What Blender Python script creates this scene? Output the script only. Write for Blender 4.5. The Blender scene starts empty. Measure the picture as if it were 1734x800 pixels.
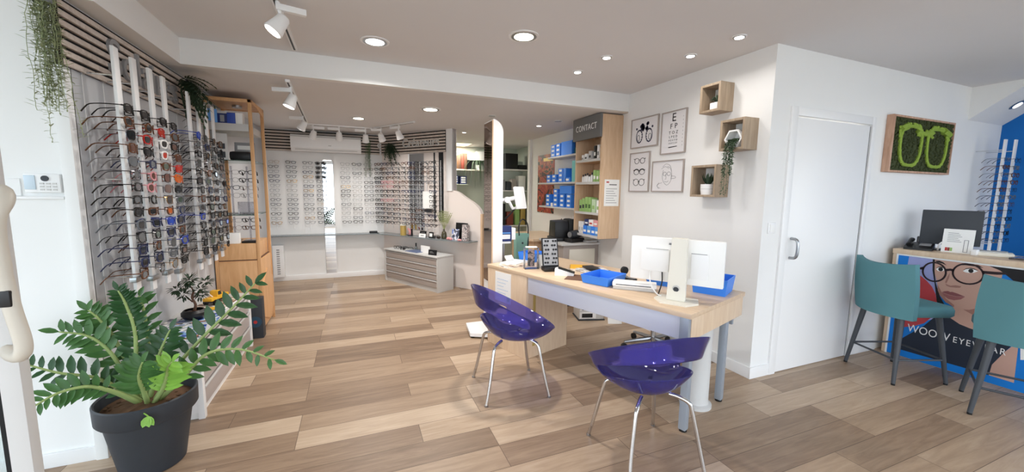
DL, WORLD, EXPO = 14, 4.2, 0.15
import bpy, bmesh, math, random
from mathutils import Vector, Matrix
random.seed(7)
PI = math.pi
SC = bpy.context.scene
COL = SC.collection
ORD = ['first','second','third','fourth','fifth','sixth','seventh','eighth','ninth','tenth','eleventh','twelfth','thirteenth','fourteenth','fifteenth','sixteenth']
def R(d): return math.radians(d)
def srgb(r, g, b):
    f = lambda c: (c/255/12.92) if c/255 <= .04045 else ((c/255+.055)/1.055)**2.4
    return (f(r), f(g), f(b), 1)

# ------------------------------------------------------------------ materials
def mat(name, rgb, rough=.5, metal=0, noise=0, nscale=30, emit=0, trans=0, ior=1.45, alpha=1, bump=0, bscale=200, spec=.5):
    m = bpy.data.materials.new(name); m.use_nodes = True
    nt = m.node_tree; b = nt.nodes['Principled BSDF']
    c = srgb(*rgb)
    b.inputs['Base Color'].default_value = c
    b.inputs['Roughness'].default_value = rough
    b.inputs['Metallic'].default_value = metal
    b.inputs['Specular IOR Level'].default_value = spec
    b.inputs['IOR'].default_value = ior
    if trans: b.inputs['Transmission Weight'].default_value = trans
    if alpha < 1: b.inputs['Alpha'].default_value = alpha
    if emit:
        b.inputs['Emission Color'].default_value = c; b.inputs['Emission Strength'].default_value = emit
    if noise or bump:
        tc = nt.nodes.new('ShaderNodeTexCoord')
        n = nt.nodes.new('ShaderNodeTexNoise'); n.inputs['Scale'].default_value = nscale if noise else bscale; n.inputs['Detail'].default_value = 4
        nt.links.new(tc.outputs['Object'], n.inputs['Vector'])
        if noise:
            mx = nt.nodes.new('ShaderNodeMix'); mx.data_type = 'RGBA'
            mx.inputs[6].default_value = tuple(x*(1-noise) for x in c[:3])+(1,); mx.inputs[7].default_value = tuple(min(1, x*(1+noise)) for x in c[:3])+(1,)
            nt.links.new(n.outputs['Fac'], mx.inputs[0]); nt.links.new(mx.outputs[2], b.inputs['Base Color'])
        if bump:
            bp = nt.nodes.new('ShaderNodeBump'); bp.inputs['Strength'].default_value = bump; bp.inputs['Distance'].default_value = .002
            nt.links.new(n.outputs['Fac'], bp.inputs['Height']); nt.links.new(bp.outputs['Normal'], b.inputs['Normal'])
    return m
def wood(name, c1, c2, rough=.45, scale=(6, 6, .8), axis=2):
    m = bpy.data.materials.new(name); m.use_nodes = True
    nt = m.node_tree; b = nt.nodes['Principled BSDF']; b.inputs['Roughness'].default_value = rough
    tc = nt.nodes.new('ShaderNodeTexCoord'); mp = nt.nodes.new('ShaderNodeMapping'); mp.inputs['Scale'].default_value = scale
    n = nt.nodes.new('ShaderNodeTexNoise'); n.inputs['Scale'].default_value = 6; n.inputs['Detail'].default_value = 5; n.inputs['Distortion'].default_value = .6
    cr = nt.nodes.new('ShaderNodeValToRGB'); cr.color_ramp.elements[0].position = .3; cr.color_ramp.elements[1].position = .7
    cr.color_ramp.elements[0].color = srgb(*c1); cr.color_ramp.elements[1].color = srgb(*c2)
    nt.links.new(tc.outputs['Object'], mp.inputs['Vector']); nt.links.new(mp.outputs['Vector'], n.inputs['Vector'])
    nt.links.new(n.outputs['Fac'], cr.inputs['Fac']); nt.links.new(cr.outputs['Color'], b.inputs['Base Color'])
    return m
def clear(name, rgb, amount=.85, rough=.05, diffuse=None, fac=0.0):
    """thin clear plastic or glass: tinted transparency, gloss by fresnel, optional milky share"""
    m = bpy.data.materials.new(name); m.use_nodes = True; nt = m.node_tree; nt.nodes.clear()
    out = nt.nodes.new('ShaderNodeOutputMaterial')
    t = nt.nodes.new('ShaderNodeBsdfTransparent'); t.inputs['Color'].default_value = srgb(*rgb)
    g = nt.nodes.new('ShaderNodeBsdfGlossy'); g.inputs['Roughness'].default_value = rough
    fr = nt.nodes.new('ShaderNodeFresnel'); fr.inputs['IOR'].default_value = 1.45
    mx = nt.nodes.new('ShaderNodeMixShader')
    body = t
    if fac:
        d = nt.nodes.new('ShaderNodeBsdfDiffuse'); d.inputs['Color'].default_value = srgb(*(diffuse or rgb))
        tl = nt.nodes.new('ShaderNodeBsdfTranslucent'); tl.inputs['Color'].default_value = srgb(*(diffuse or rgb))
        m1 = nt.nodes.new('ShaderNodeMixShader'); m1.inputs[0].default_value = .5
        nt.links.new(d.outputs[0], m1.inputs[1]); nt.links.new(tl.outputs[0], m1.inputs[2])
        body = nt.nodes.new('ShaderNodeMixShader'); body.inputs[0].default_value = fac
        nt.links.new(t.outputs[0], body.inputs[1]); nt.links.new(m1.outputs[0], body.inputs[2])
    nt.links.new(fr.outputs[0], mx.inputs[0]); nt.links.new(body.outputs[0], mx.inputs[1]); nt.links.new(g.outputs[0], mx.inputs[2])
    nt.links.new(mx.outputs[0], out.inputs['Surface'])
    return m
def floor_mat():
    m = bpy.data.materials.new('oak vinyl planks'); m.use_nodes = True; nt = m.node_tree; b = nt.nodes['Principled BSDF']
    tc = nt.nodes.new('ShaderNodeTexCoord')
    mpb = nt.nodes.new('ShaderNodeMapping'); mpb.inputs['Location'].default_value = (.35, .07, 0)
    br = nt.nodes.new('ShaderNodeTexBrick'); br.offset = .37; br.offset_frequency = 3; br.squash = 1
    br.inputs['Scale'].default_value = 1; br.inputs['Brick Width'].default_value = 1.05; br.inputs['Row Height'].default_value = .178
    br.inputs['Mortar Size'].default_value = .0016; br.inputs['Mortar Smooth'].default_value = .2; br.inputs['Bias'].default_value = 0
    br.inputs['Color1'].default_value = (0, 0, 0, 1); br.inputs['Color2'].default_value = (1, 1, 1, 1); br.inputs['Mortar'].default_value = (.3, .3, .3, 1)
    nt.links.new(tc.outputs['Object'], mpb.inputs['Vector']); nt.links.new(mpb.outputs['Vector'], br.inputs['Vector'])
    mp = nt.nodes.new('ShaderNodeMapping'); mp.inputs['Scale'].default_value = (1.4, 14, 1)
    nt.links.new(tc.outputs['Object'], mp.inputs['Vector'])
    off = nt.nodes.new('ShaderNodeVectorMath'); off.operation = 'MULTIPLY_ADD'; off.inputs[1].default_value = (9, 9, 9)
    nt.links.new(br.outputs['Color'], off.inputs[0]); nt.links.new(mp.outputs['Vector'], off.inputs[2])
    n = nt.nodes.new('ShaderNodeTexNoise'); n.inputs['Scale'].default_value = 1.6; n.inputs['Detail'].default_value = 6; n.inputs['Roughness'].default_value = .65; n.inputs['Distortion'].default_value = 1.0
    nt.links.new(off.outputs[0], n.inputs['Vector'])
    n2 = nt.nodes.new('ShaderNodeTexNoise'); n2.inputs['Scale'].default_value = 1.3; n2.inputs['Detail'].default_value = 3
    nt.links.new(tc.outputs['Object'], n2.inputs['Vector'])
    a = nt.nodes.new('ShaderNodeMath'); a.operation = 'MULTIPLY_ADD'; a.inputs[1].default_value = .5; nt.links.new(br.outputs['Color'], a.inputs[0])
    a2 = nt.nodes.new('ShaderNodeMath'); a2.operation = 'MULTIPLY'; a2.inputs[1].default_value = .62; nt.links.new(n.outputs['Fac'], a2.inputs[0])
    nt.links.new(a2.outputs[0], a.inputs[2])
    cr = nt.nodes.new('ShaderNodeValToRGB'); e = cr.color_ramp.elements
    e[0].position = .12; e[0].color = srgb(*FLOORC[0]); e[1].position = .95; e[1].color = srgb(*FLOORC[3])
    x = e.new(.36); x.color = srgb(*FLOORC[1]); x = e.new(.62); x.color = srgb(*FLOORC[2])
    nt.links.new(a.outputs[0], cr.inputs['Fac'])
    mx = nt.nodes.new('ShaderNodeMix'); mx.data_type = 'RGBA'; mx.inputs[7].default_value = srgb(92, 74, 60)
    nt.links.new(br.outputs['Fac'], mx.inputs[0]); nt.links.new(cr.outputs['Color'], mx.inputs[6])
    nt.links.new(mx.outputs[2], b.inputs['Base Color'])
    b.inputs['Roughness'].default_value = .38; b.inputs['Specular IOR Level'].default_value = .4
    bp = nt.nodes.new('ShaderNodeBump'); bp.inputs['Strength'].default_value = .12; bp.inputs['Distance'].default_value = .003
    nt.links.new(n.outputs['Fac'], bp.inputs['Height']); nt.links.new(bp.outputs['Normal'], b.inputs['Normal'])
    return m
FLOORC = [(100, 82, 66), (138, 115, 95), (170, 146, 122), (202, 181, 158)]
M = {}
M['floor'] = floor_mat()
M['wall'] = mat('white wall paint', (234, 234, 233), .75, noise=.02, nscale=4)
M['wallgrey'] = mat('light grey panel', (196, 197, 200), .6)
M['wallsage'] = mat('grey green paint', (196, 203, 192), .8)
M['wallpink'] = mat('warm white paint', (232, 222, 216), .75)
M['ceil'] = mat('taupe ceiling paint', (222, 221, 222), .85, noise=.02, nscale=3)
M['blue'] = mat('blue wall paint', (0, 104, 182), .7)
M['white'] = mat('white lacquer', (238, 238, 238), .35)
M['whitem'] = mat('matt white plastic', (240, 240, 238), .5)
M['cream'] = mat('cream plastic', (204, 197, 184), .4)
M['offwhite'] = mat('off white plastic', (226, 222, 210), .45)
M['paper'] = mat('white paper', (244, 244, 242), .8)
M['black'] = mat('black plastic', (22, 22, 24), .4)
M['blackm'] = mat('matt black', (30, 31, 33), .7)
M['charcoal'] = mat('charcoal plastic', (52, 56, 62), .55)
M['potblack'] = mat('dark grey pot', (48, 52, 58), .55, noise=.12, nscale=20)
M['grey'] = mat('grey plastic', (150, 150, 152), .5)
M['lgrey'] = mat('light grey laminate', (200, 199, 197), .45)
M['taupe'] = mat('taupe laminate', (168, 158, 152), .45)
M['glassfront'] = mat('grey frosted drawer front', (176, 166, 162), .3)
M['chrome'] = mat('chrome', (215, 215, 215), .12, 1)
M['steel'] = mat('brushed steel', (175, 177, 180), .3, 1)
M['alu'] = mat('grey painted metal', (160, 168, 178), .4, .3)
M['lav'] = mat('lavender grey metal', (206, 208, 218), .45)
M['maple'] = wood('maple veneer', (206, 172, 138), (220, 190, 158), .45)
M['deskw'] = wood('desk veneer', (214, 186, 156), (226, 202, 174), .4)
M['desktop'] = wood('desk top veneer', (206, 178, 148), (220, 195, 166), .35, (.8, 6, 6))
M['orangew'] = wood('orange beech', (206, 156, 106), (222, 176, 128), .45)
M['paleoak'] = wood('pale oak', (150, 131, 110), (176, 156, 133), .55)
M['slat'] = wood('grey oak slat', (192, 178, 168), (214, 202, 192), .6, (.8, 6, 6))
M['slatback'] = mat('black felt', (24, 23, 23), .9)
M['bin'] = mat('blue storage plastic', (58, 132, 232), .4)
M['bindark'] = mat('deep blue plastic', (58, 84, 172), .45)
M['navy'] = mat('navy card', (44, 56, 110), .6)
M['teal'] = mat('teal velvet', (84, 132, 140), .85, noise=.06, nscale=6)
M['tealbag'] = mat('sage green bag', (120, 162, 150), .7)
M['stoolleg'] = mat('dark grey leg', (62, 66, 72), .4)
M['leaf'] = mat('dark green leaf', (42, 78, 40), .4, noise=.25, nscale=25)
M['leafl'] = mat('light green leaf', (130, 176, 70), .45, noise=.15, nscale=25)
M['leafm'] = mat('mid green leaf', (64, 104, 50), .42, noise=.25, nscale=25)
M['stem'] = mat('pale green stem', (150, 168, 104), .55)
M['vine'] = mat('grey green vine', (156, 164, 124), .65, noise=.25, nscale=30)
M['fern'] = mat('dark fern', (46, 66, 44), .6, noise=.2, nscale=30)
M['soil'] = mat('potting soil', (96, 70, 50), .95, noise=.4, nscale=40, bump=1, bscale=60)
M['moss'] = mat('dark moss', (58, 66, 36), .95, noise=.35, nscale=40)
M['mossl'] = mat('bright moss', (140, 166, 66), .95, noise=.25, nscale=60)
M['violet'] = clear('violet acrylic', (202, 199, 244), rough=.04, diffuse=(108, 102, 212), fac=.32)
M['glass'] = clear('clear glass', (240, 246, 246), rough=.02)
M['glassg'] = clear('green tinted glass', (205, 228, 222), rough=.03, diffuse=(190, 214, 210), fac=.12)
M['frost'] = clear('frosted glass', (215, 228, 232), rough=.2, diffuse=(214, 226, 232), fac=.55)
M['acrylic'] = clear('clear acrylic', (232, 232, 236), rough=.05, diffuse=(230, 230, 236), fac=.12)
M['mirror'] = mat('mirror', (235, 238, 240), .02, 1)
M['bronze'] = mat('bronze mirror', (150, 130, 118), .04, 1)
M['lamp'] = mat('warm lamp glow', (255, 240, 214), .5, emit=9)
M['lampw'] = mat('white lamp glow', (255, 250, 244), .5, emit=8)
M['panelglow'] = mat('pale yellow light panel', (255, 250, 196), .5, emit=2.2)
M['red'] = mat('red print', (186, 52, 50), .6)
M['pink'] = mat('pink plastic', (226, 158, 158), .5)
M['yellow'] = mat('yellow paint', (232, 176, 48), .45)
M['gold'] = mat('gold tin', (196, 168, 96), .4, .3)
M['green'] = mat('pale green card', (152, 190, 116), .6)
M['tealcard'] = mat('mint card', (120, 196, 194), .6)
M['skyblue'] = mat('sky blue card', (96, 156, 222), .55)
M['brown'] = mat('brown leather', (104, 74, 58), .6)
M['rust'] = mat('rust print', (132, 62, 50), .6)
M['rubber'] = mat('black rubber', (18, 18, 18), .8)
M['skin'] = mat('printed skin', (204, 164, 148), .5)
M['skind'] = mat('printed shade skin', (168, 124, 112), .5)
M['lips'] = mat('printed lips', (158, 100, 100), .5)
M['navytop'] = mat('printed navy shirt', (30, 40, 56), .5)
M['lilac'] = mat('printed lilac', (160, 166, 216), .5)
M['pblue'] = mat('printed blue', (0, 124, 214), .5)
M['pred'] = mat('printed red', (190, 66, 72), .5)
M['ink'] = mat('black ink', (24, 22, 26), .6)
M['inkg'] = mat('grey ink', (120, 120, 124), .6)
M['inkn'] = mat('blue black ink', (44, 46, 70), .6)
M['mat_paper'] = mat('print paper', (226, 224, 226), .7)
# spectacle colours
FR = {'black': mat('black acetate', (20, 20, 22), .25), 'tortoise': mat('tortoise acetate', (92, 56, 34), .25, noise=.5, nscale=90), 'grey': mat('grey acetate', (92, 96, 102), .3),
      'silver': mat('silver wire', (150, 150, 156), .25, 1), 'gold': mat('gold wire', (190, 150, 96), .25, 1), 'red': mat('red acetate', (170, 36, 32), .25), 'blue': mat('blue acetate', (36, 62, 160), .25),
      'white': mat('white acetate', (236, 234, 232), .3), 'orange': mat('orange acetate', (206, 96, 36), .25), 'green': mat('green acetate', (40, 74, 50), .3), 'rose': mat('rose acetate', (206, 140, 146), .3), 'navy': mat('navy acetate', (34, 42, 76), .3)}
LN = {'dark': mat('dark lens', (30, 32, 36), .06, spec=.8), 'brown': mat('brown lens', (82, 46, 34), .06, spec=.8), 'red': mat('red mirror lens', (208, 60, 40), .08, .5), 'orange': mat('orange mirror lens', (212, 108, 40), .08, .5),
      'blue': mat('blue mirror lens', (30, 78, 196), .08, .5), 'grey': mat('grey lens', (92, 96, 100), .08, spec=.8), 'green': mat('green lens', (56, 74, 62), .06, spec=.8)}

# ------------------------------------------------------------------ mesh helpers
class MB:
    def __init__(s): s.bm = bmesh.new(); s.mats = []; s.mi = 0
    def use(s, m):
        if m not in s.mats: s.mats.append(m)
        s.mi = s.mats.index(m); return s
    def face(s, vs):
        try:
            f = s.bm.faces.new(vs); f.material_index = s.mi; return f
        except ValueError: return None
    def hexa(s, P, bev=0):
        v = [s.bm.verts.new(p) for p in P]
        fs = [s.face([v[i] for i in q]) for q in ((0,3,2,1),(4,5,6,7),(0,1,5,4),(1,2,6,5),(2,3,7,6),(3,0,4,7))]
        if bev:
            es = list({e for f in fs if f for e in f.edges})
            r = bmesh.ops.bevel(s.bm, geom=es, offset=bev, segments=2, profile=.6, affect='EDGES')
            for f in r['faces']: f.material_index = s.mi
        return s
    def box(s, x0, y0, z0, x1, y1, z1, bev=0, mx=None):
        P = [(x0,y0,z0),(x1,y0,z0),(x1,y1,z0),(x0,y1,z0),(x0,y0,z1),(x1,y0,z1),(x1,y1,z1),(x0,y1,z1)]
        if mx is not None: P = [mx @ Vector(p) for p in P]
        return s.hexa(P, bev)
    def cbox(s, c, sz, bev=0, mx=None):
        return s.box(c[0]-sz[0]/2, c[1]-sz[1]/2, c[2]-sz[2]/2, c[0]+sz[0]/2, c[1]+sz[1]/2, c[2]+sz[2]/2, bev, mx)
    def tube(s, pts, r, n=8, caps=True, flat=1.0):
        pts = [Vector(p) for p in pts]; k = len(pts)
        rs = r if isinstance(r, (list, tuple)) else [r]*k
        rings = []; prev = None
        for i, p in enumerate(pts):
            d = (pts[min(i+1, k-1)]-pts[max(i-1, 0)]).normalized()
            if prev is None:
                a = Vector((0, 0, 1)) if abs(d.z) < .9 else Vector((1, 0, 0))
                u = d.cross(a).normalized()
            else:
                u = (prev-d*prev.dot(d)).normalized()
            prev = u; w = d.cross(u)
            rings.append([s.bm.verts.new(p+(u*math.cos(2*PI*j/n)+w*math.sin(2*PI*j/n)*flat)*rs[i]) for j in range(n)])
        for a, b in zip(rings, rings[1:]):
            for j in range(n): s.face([a[j], a[(j+1)%n], b[(j+1)%n], b[j]])
        if caps: s.face(rings[0][::-1]); s.face(rings[-1])
        return s
    def cyl(s, p0, p1, r0, r1=None, n=16): return s.tube([p0, p1], [r0, r1 if r1 is not None else r0], n)
    def lathe(s, prof, c=(0,0,0), n=24, mx=None, close=False):
        rings = []
        for r, z in prof:
            ring = []
            for j in range(n):
                p = Vector((c[0]+r*math.cos(2*PI*j/n), c[1]+r*math.sin(2*PI*j/n), c[2]+z))
                ring.append(s.bm.verts.new(mx @ p if mx is not None else p))
            rings.append(ring)
        for a, b in zip(rings, rings[1:]):
            for j in range(n): s.face([a[j], a[(j+1)%n], b[(j+1)%n], b[j]])
        if not close:
            s.face(rings[0][::-1]); s.face(rings[-1])
        return s
    def prism(s, poly, f0, f1):
        """poly of 2D points, f0 / f1 map a 2D point to 3D for the two faces"""
        a = [s.bm.verts.new(f0(*p)) for p in poly]; b = [s.bm.verts.new(f1(*p)) for p in poly]; n = len(poly)
        s.face(a[::-1]); s.face(b)
        for i in range(n): s.face([a[i], a[(i+1)%n], b[(i+1)%n], b[i]])
        return s
    def ring(s, out, inn, f0, f1):
        n = len(out)
        A = [s.bm.verts.new(f0(*p)) for p in out]; B = [s.bm.verts.new(f0(*p)) for p in inn]
        Cc = [s.bm.verts.new(f1(*p)) for p in out]; D = [s.bm.verts.new(f1(*p)) for p in inn]
        for i in range(n):
            j = (i+1)%n
            s.face([A[i], B[i], B[j], A[j]]); s.face([Cc[i], Cc[j], D[j], D[i]]); s.face([A[i], A[j], Cc[j], Cc[i]]); s.face([B[i], D[i], D[j], B[j]])
        return s
    def quad(s, a, b, c, d): s.face([s.bm.verts.new(p) for p in (a, b, c, d)]); return s
    def ico(s, c, r, sub=1, sc=(1,1,1)):
        rr = bmesh.ops.create_icosphere(s.bm, subdivisions=sub, radius=r)
        for v in rr['verts']: v.co = Vector((v.co.x*sc[0]+c[0], v.co.y*sc[1]+c[1], v.co.z*sc[2]+c[2]))
        for f in {f for v in rr['verts'] for f in v.link_faces}: f.material_index = s.mi
        return s
    def leaf(s, base, d, up, L, W, fold=.18, droop=.12):
        base = Vector(base); d = Vector(d).normalized(); up = Vector(up); sd = d.cross(up)
        if sd.length < 1e-4: sd = d.cross(Vector((1, .3, .2)))
        sd.normalize(); nn = sd.cross(d).normalized()
        prof = ((0, .12), (.22, .75), (.5, 1), (.78, .66), (1, .02))
        rows = []
        for t, w in prof:
            m = base+d*L*t-nn*(droop*L*t*t)
            rows.append((s.bm.verts.new(m+sd*W*.5*w+nn*fold*W*w), s.bm.verts.new(m), s.bm.verts.new(m-sd*W*.5*w+nn*fold*W*w)))
        for a, b in zip(rows, rows[1:]):
            s.face([a[0], a[1], b[1], b[0]]); s.face([a[1], a[2], b[2], b[1]])
        return s
    def text(s, txt, size, mx, depth=.003, spacing=1.0, align='LEFT'):
        cu = bpy.data.curves.new('txt', 'FONT'); cu.body = txt; cu.size = size; cu.extrude = depth/2; cu.space_character = spacing; cu.align_x = align; cu.resolution_u = 3
        o = bpy.data.objects.new('txt', cu); COL.objects.link(o)
        dg = bpy.context.evaluated_depsgraph_get(); me = bpy.data.meshes.new_from_object(o.evaluated_get(dg))
        me.transform(mx); n0 = len(s.bm.faces); s.bm.from_mesh(me); s.bm.faces.ensure_lookup_table()
        for f in s.bm.faces[n0:]: f.material_index = s.mi
        bpy.data.objects.remove(o); bpy.data.curves.remove(cu); bpy.data.meshes.remove(me)
        return s
    def fit(s, txt, w, h, mx, depth=.003, spacing=1.0):
        """lettering scaled so the line is w wide and its capitals h tall, baseline left at the matrix origin"""
        n0 = len(s.bm.verts); s.text(txt, 1, Matrix.Identity(4), 1, spacing); s.bm.verts.ensure_lookup_table(); vs = s.bm.verts[n0:]
        x0, x1 = min(v.co.x for v in vs), max(v.co.x for v in vs); y1 = .73
        for v in vs: v.co = mx @ Vector(((v.co.x-x0)/(x1-x0)*w, v.co.y/y1*h, v.co.z*depth))
        return s
    def build(s, name, m=None, parent=None, loc=None, smooth=35, rz=None):
        if m is not None and not s.mats: s.mats = [m]
        elif m is not None and m not in s.mats: s.mats.insert(0, m)
        bmesh.ops.recalc_face_normals(s.bm, faces=s.bm.faces) if smooth != 'leaf' else None
        me = bpy.data.meshes.new(name); s.bm.to_mesh(me); s.bm.free()
        for x in s.mats: me.materials.append(x)
        if smooth:
            me.shade_smooth()
            if smooth != 'leaf': me.set_sharp_from_angle(angle=R(smooth))
        o = bpy.data.objects.new(name, me); COL.objects.link(o)
        if parent is not None: o.parent = parent
        if loc is not None: o.location = loc
        if rz is not None: o.rotation_euler = (0, 0, rz)
        return o
def tag(o, label=None, cat=None, group=None, kind=None):
    if label: o['label'] = label
    if cat: o['category'] = cat
    if group: o['group'] = group
    if kind: o['kind'] = kind
    return o
def thing(name, label, cat, loc=(0,0,0), rz=0, group=None):
    o = bpy.data.objects.new(name, None); o.empty_display_size = .1; COL.objects.link(o); o.location = loc; o.rotation_euler = (0, 0, rz)
    return tag(o, label, cat, group)
def struct(name, mb, m):
    o = mb.build(name, m); o['kind'] = 'structure'; return o
def B(*a, **k): return MB().box(*a, **k)
def copy_tree(o, parent=None):
    c = o.copy(); COL.objects.link(c); c.parent = parent
    for ch in list(o.children): copy_tree(ch, c)
    return c
def T(x, y, z): return Matrix.Translation((x, y, z))
def RX(d): return Matrix.Rotation(R(d), 4, 'X')
def RY(d): return Matrix.Rotation(R(d), 4, 'Y')
def RZ(d): return Matrix.Rotation(R(d), 4, 'Z')
def basis(o, ex, ey, ez):
    m = Matrix((ex, ey, ez)).transposed().to_4x4(); m.translation = o; return m
def bez(pts, n=16):
    """smooth path through points (Catmull-Rom)"""
    P = [Vector(p) for p in pts]; P = [P[0]*2-P[1]]+P+[P[-1]*2-P[-2]]; out = []
    k = len(P)-3
    for i in range(n+1):
        u = i/n*k; j = min(int(u), k-1); t = u-j; a, b, c, d = P[j:j+4]
        out.append(.5*((2*b)+(c-a)*t+(2*a-5*b+4*c-d)*t*t+(3*b-a-3*c+d)*t**3))
    return out

# ------------------------------------------------------------------ camera
f = Vector((0.37152, 0.92124, -0.11517))
yaw, pit, rol = 3.83348163e-01, -1.15424871e-01, 1.23585028e-02
f = Vector((math.sin(yaw)*math.cos(pit), math.cos(yaw)*math.cos(pit), math.sin(pit)))
r = f.cross(Vector((0, 0, 1))).normalized(); u = r.cross(f)
r2 = r*math.cos(rol)+u*math.sin(rol); u2 = -r*math.sin(rol)+u*math.cos(rol)
cd = bpy.data.cameras.new('camera'); cam = bpy.data.objects.new('camera', cd); COL.objects.link(cam)
mw = Matrix((r2, u2, -f)).transposed().to_4x4(); mw.translation = (0, 0, 1.41); cam.matrix_world = mw
cd.sensor_width = 36; cd.lens = 656.706/1734*36; cd.clip_start = .03
SC.camera = cam

# ------------------------------------------------------------------ room shell
ZC, ZL = 2.455, 2.275
struct('floor', B(-3.2, -2.6, -.1, 6.6, 8.2, 0), M['floor'])
struct('ceiling', B(-3.2, -2.6, ZC, 6.6, 3.54, ZC+.1), M['ceil'])
struct('ceiling_rear', B(-1.45, 3.60, ZL, 3.3, 8.2, ZL+.28), M['ceil'])
struct('trim_1', B(-1.45, 3.53, ZL, 2.80, 3.60, ZC), M['wall'])
struct('wall_left', B(-1.40, 2.56, 0, -1.235, 6.8, ZL), M['wallgrey'])
struct('trim_2', B(-1.40, 2.537, ZL, -1.115, 3.53, ZC), M['wall'])
struct('wall_front_left', B(-3.1, 2.537, 0, -1.40, 2.64, ZC).box(-1.40, 2.537, 0, -1.285, 2.6, ZC), M['wall'])
struct('trim_3', B(-1.285, 2.515, 0, -1.235, 2.57, ZL, .004), M['wall'])
struct('baseboard_left', B(-3.1, 2.522, 0, -1.285, 2.537, .075, .004), M['white'])
struct('wall_back', B(-1.40, 6.70, 0, .50, 6.8, ZL), M['wall'])
struct('baseboard_back', B(-1.235, 6.685, 0, .40, 6.70, .08, .004), M['white'])
# angled wall with the scroll-cut low end, along dirA
A0 = Vector((.42, 6.70, 0)); AE = Vector((1.60, 5.12, 0)); dA = (AE-A0).normalized(); nA = Vector((-dA.y, dA.x, 0))*-1
if nA.y > 0: nA = -nA          # towards the shop
LA = (AE-A0).length; LT = 1.47
def pa(sv, z, off=0): return A0+dA*sv+nA*off+Vector((0, 0, z))
struct('wall_corner', MB().prism([(0, 0), (LT, 0), (LT, ZL), (0, ZL)], lambda a, b: pa(a, b, 0), lambda a, b: pa(a, b, -.08)), M['wallpink'])
sc = [(LT, 0), (LA, 0), (LA, 1.08)]
for t, z in ((1, 1.10), (.95, 1.15), (.85, 1.20), (.7, 1.25), (.55, 1.285), (.4, 1.325), (.25, 1.37), (.1, 1.40)): sc.append((LT+(LA-LT)*t, z))
sc += [(LT, 1.41)]
struct('wall_scroll', MB().prism(sc, lambda a, b: pa(a, b, 0), lambda a, b: pa(a, b, -.06)), M['wallpink'])
struct('trim_4', MB().prism([(LA, 0), (LA+.03, 0), (LA+.03, 1.09), (LA, 1.09)], lambda a, b: pa(a, b, .012), lambda a, b: pa(a, b, -.07)), M['maple'])
struct('trim_5', MB().prism([(LT-.10, 1.40), (LT, 1.40), (LT, ZL), (LT-.10, ZL)], lambda a, b: pa(a, b, .02), lambda a, b: pa(a, b, -.09)), M['white'])
# back office
struct('wall_office', B(.5, 7.60, 0, 3.3, 7.7, ZL), M['wallsage'])
struct('wall_office_left', B(.42, 6.8, 0, .5, 7.7, ZL), M['wallsage'])
struct('wall_office_right', B(3.15, 6.14, 0, 3.25, 7.6, ZL), M['wallsage'])
struct('trim_6', B(2.76, 6.08, 0, 3.15, 6.16, ZL), M['wall'])
struct('wall_right_rear', B(2.80, 3.54, 0, 2.9, 6.08, ZL), M['wall'])
struct('wall_right', B(2.762, 1.945, 0, 2.86, 3.54, ZC), M['wall'])
struct('baseboard_right', B(2.75, 1.945, 0, 2.762, 3.54, .09, .003).box(2.75, 1.933, 0, 3.0, 1.945, .09, .003), M['white'])
DX0, DX1, DZ = 3.03, 3.95, 1.975
struct('wall_door', B(2.86, 1.945, 0, DX0-.02, 2.05, ZC).box(DX1+.02, 1.945, 0, 6.5, 2.05, ZC).box(DX0-.02, 1.945, DZ+.02, DX1+.02, 2.05, ZC), M['wall'])
struct('trim_7', B(DX0-.07, 1.93, 0, DX0, 1.95, DZ+.075, .003).box(DX1+.012, 1.93, 0, DX1+.06, 1.95, DZ+.075, .003).box(DX0, 1.93, DZ+.012, DX1+.012, 1.95, DZ+.075, .003), M['white'])
d = B(DX0+.002, 1.938, .008, DX1-.006, 1.975, DZ, .002).build('door_2', M['white']); B(DX1-.006, 1.945, .008, DX1+.012, 1.97, DZ).build('seal_or_gap_shade', M['charcoal'], d); d['kind'] = 'structure'; tag(d, 'plain white hinged door with a steel pull handle', 'door')  # charcoal strip paints the darkness of the open gap at the leaf's edge
hp = bez([(3.085, 1.938, 1.075), (3.085, 1.90, 1.07), (3.085, 1.885, 1.04), (3.085, 1.885, .96), (3.085, 1.90, .93), (3.085, 1.938, .925)], 20)
tag(MB().tube(hp, .011, 10).build('handle', M['steel'], d), 'bent steel pull handle')
struct('baseboard_door', B(DX1+.06, 1.933, 0, 4.40, 1.945, .09, .003), M['white'])
# bulkhead, soffit and blue wall at the right
struct('ceiling_right', MB().prism([(1.945, 2.150), (1.945, ZC), (1.545, ZC)], lambda y, z: Vector((5.54, y, z)), lambda y, z: Vector((6.30, y, z))), M['wall'])
struct('wall_blue', B(6.27, -.3, 0, 6.4, 1.945, ZC), M['blue'])
struct('window_3', B(6.27, -2.6, 0, 6.4, -.3, .3).box(6.27, -2.6, 2.3, 6.4, -.3, ZC).box(6.27, -1.5, .3, 6.4, -1.42, 2.3), M['white'])
# shop front behind the viewer: low sill, header and slim posts, open daylight between
sf = B(-3.2, -2.6, 0, 6.4, -2.5, .12).box(-3.2, -2.6, 2.30, 6.4, -2.5, ZC)
for x in (-3.2, -1.3, .6, 2.5, 4.4, 6.32): sf.box(x, -2.6, .12, x+.08, -2.5, 2.30)
struct('window_1', sf, M['white'])
struct('window_2', B(-3.2, -2.5, 0, -3.1, 2.6, .12).box(-3.2, -2.5, 2.3, -3.1, 2.6, ZC).box(-3.2, 0, .12, -3.1, .08, 2.3).box(-3.2, 1.6, .12, -3.1, 1.68, 2.3), M['white'])
struct('unseen_pavement', B(-30, -40, -.25, 40, -2.6, -.1).box(-30, -2.6, -.25, -3.2, 20, -.1).box(6.6, -2.6, -.25, 40, 20, -.1), mat('pale paving', (176, 174, 168), .9))  # unseen ground outside, added to block world light from below
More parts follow.
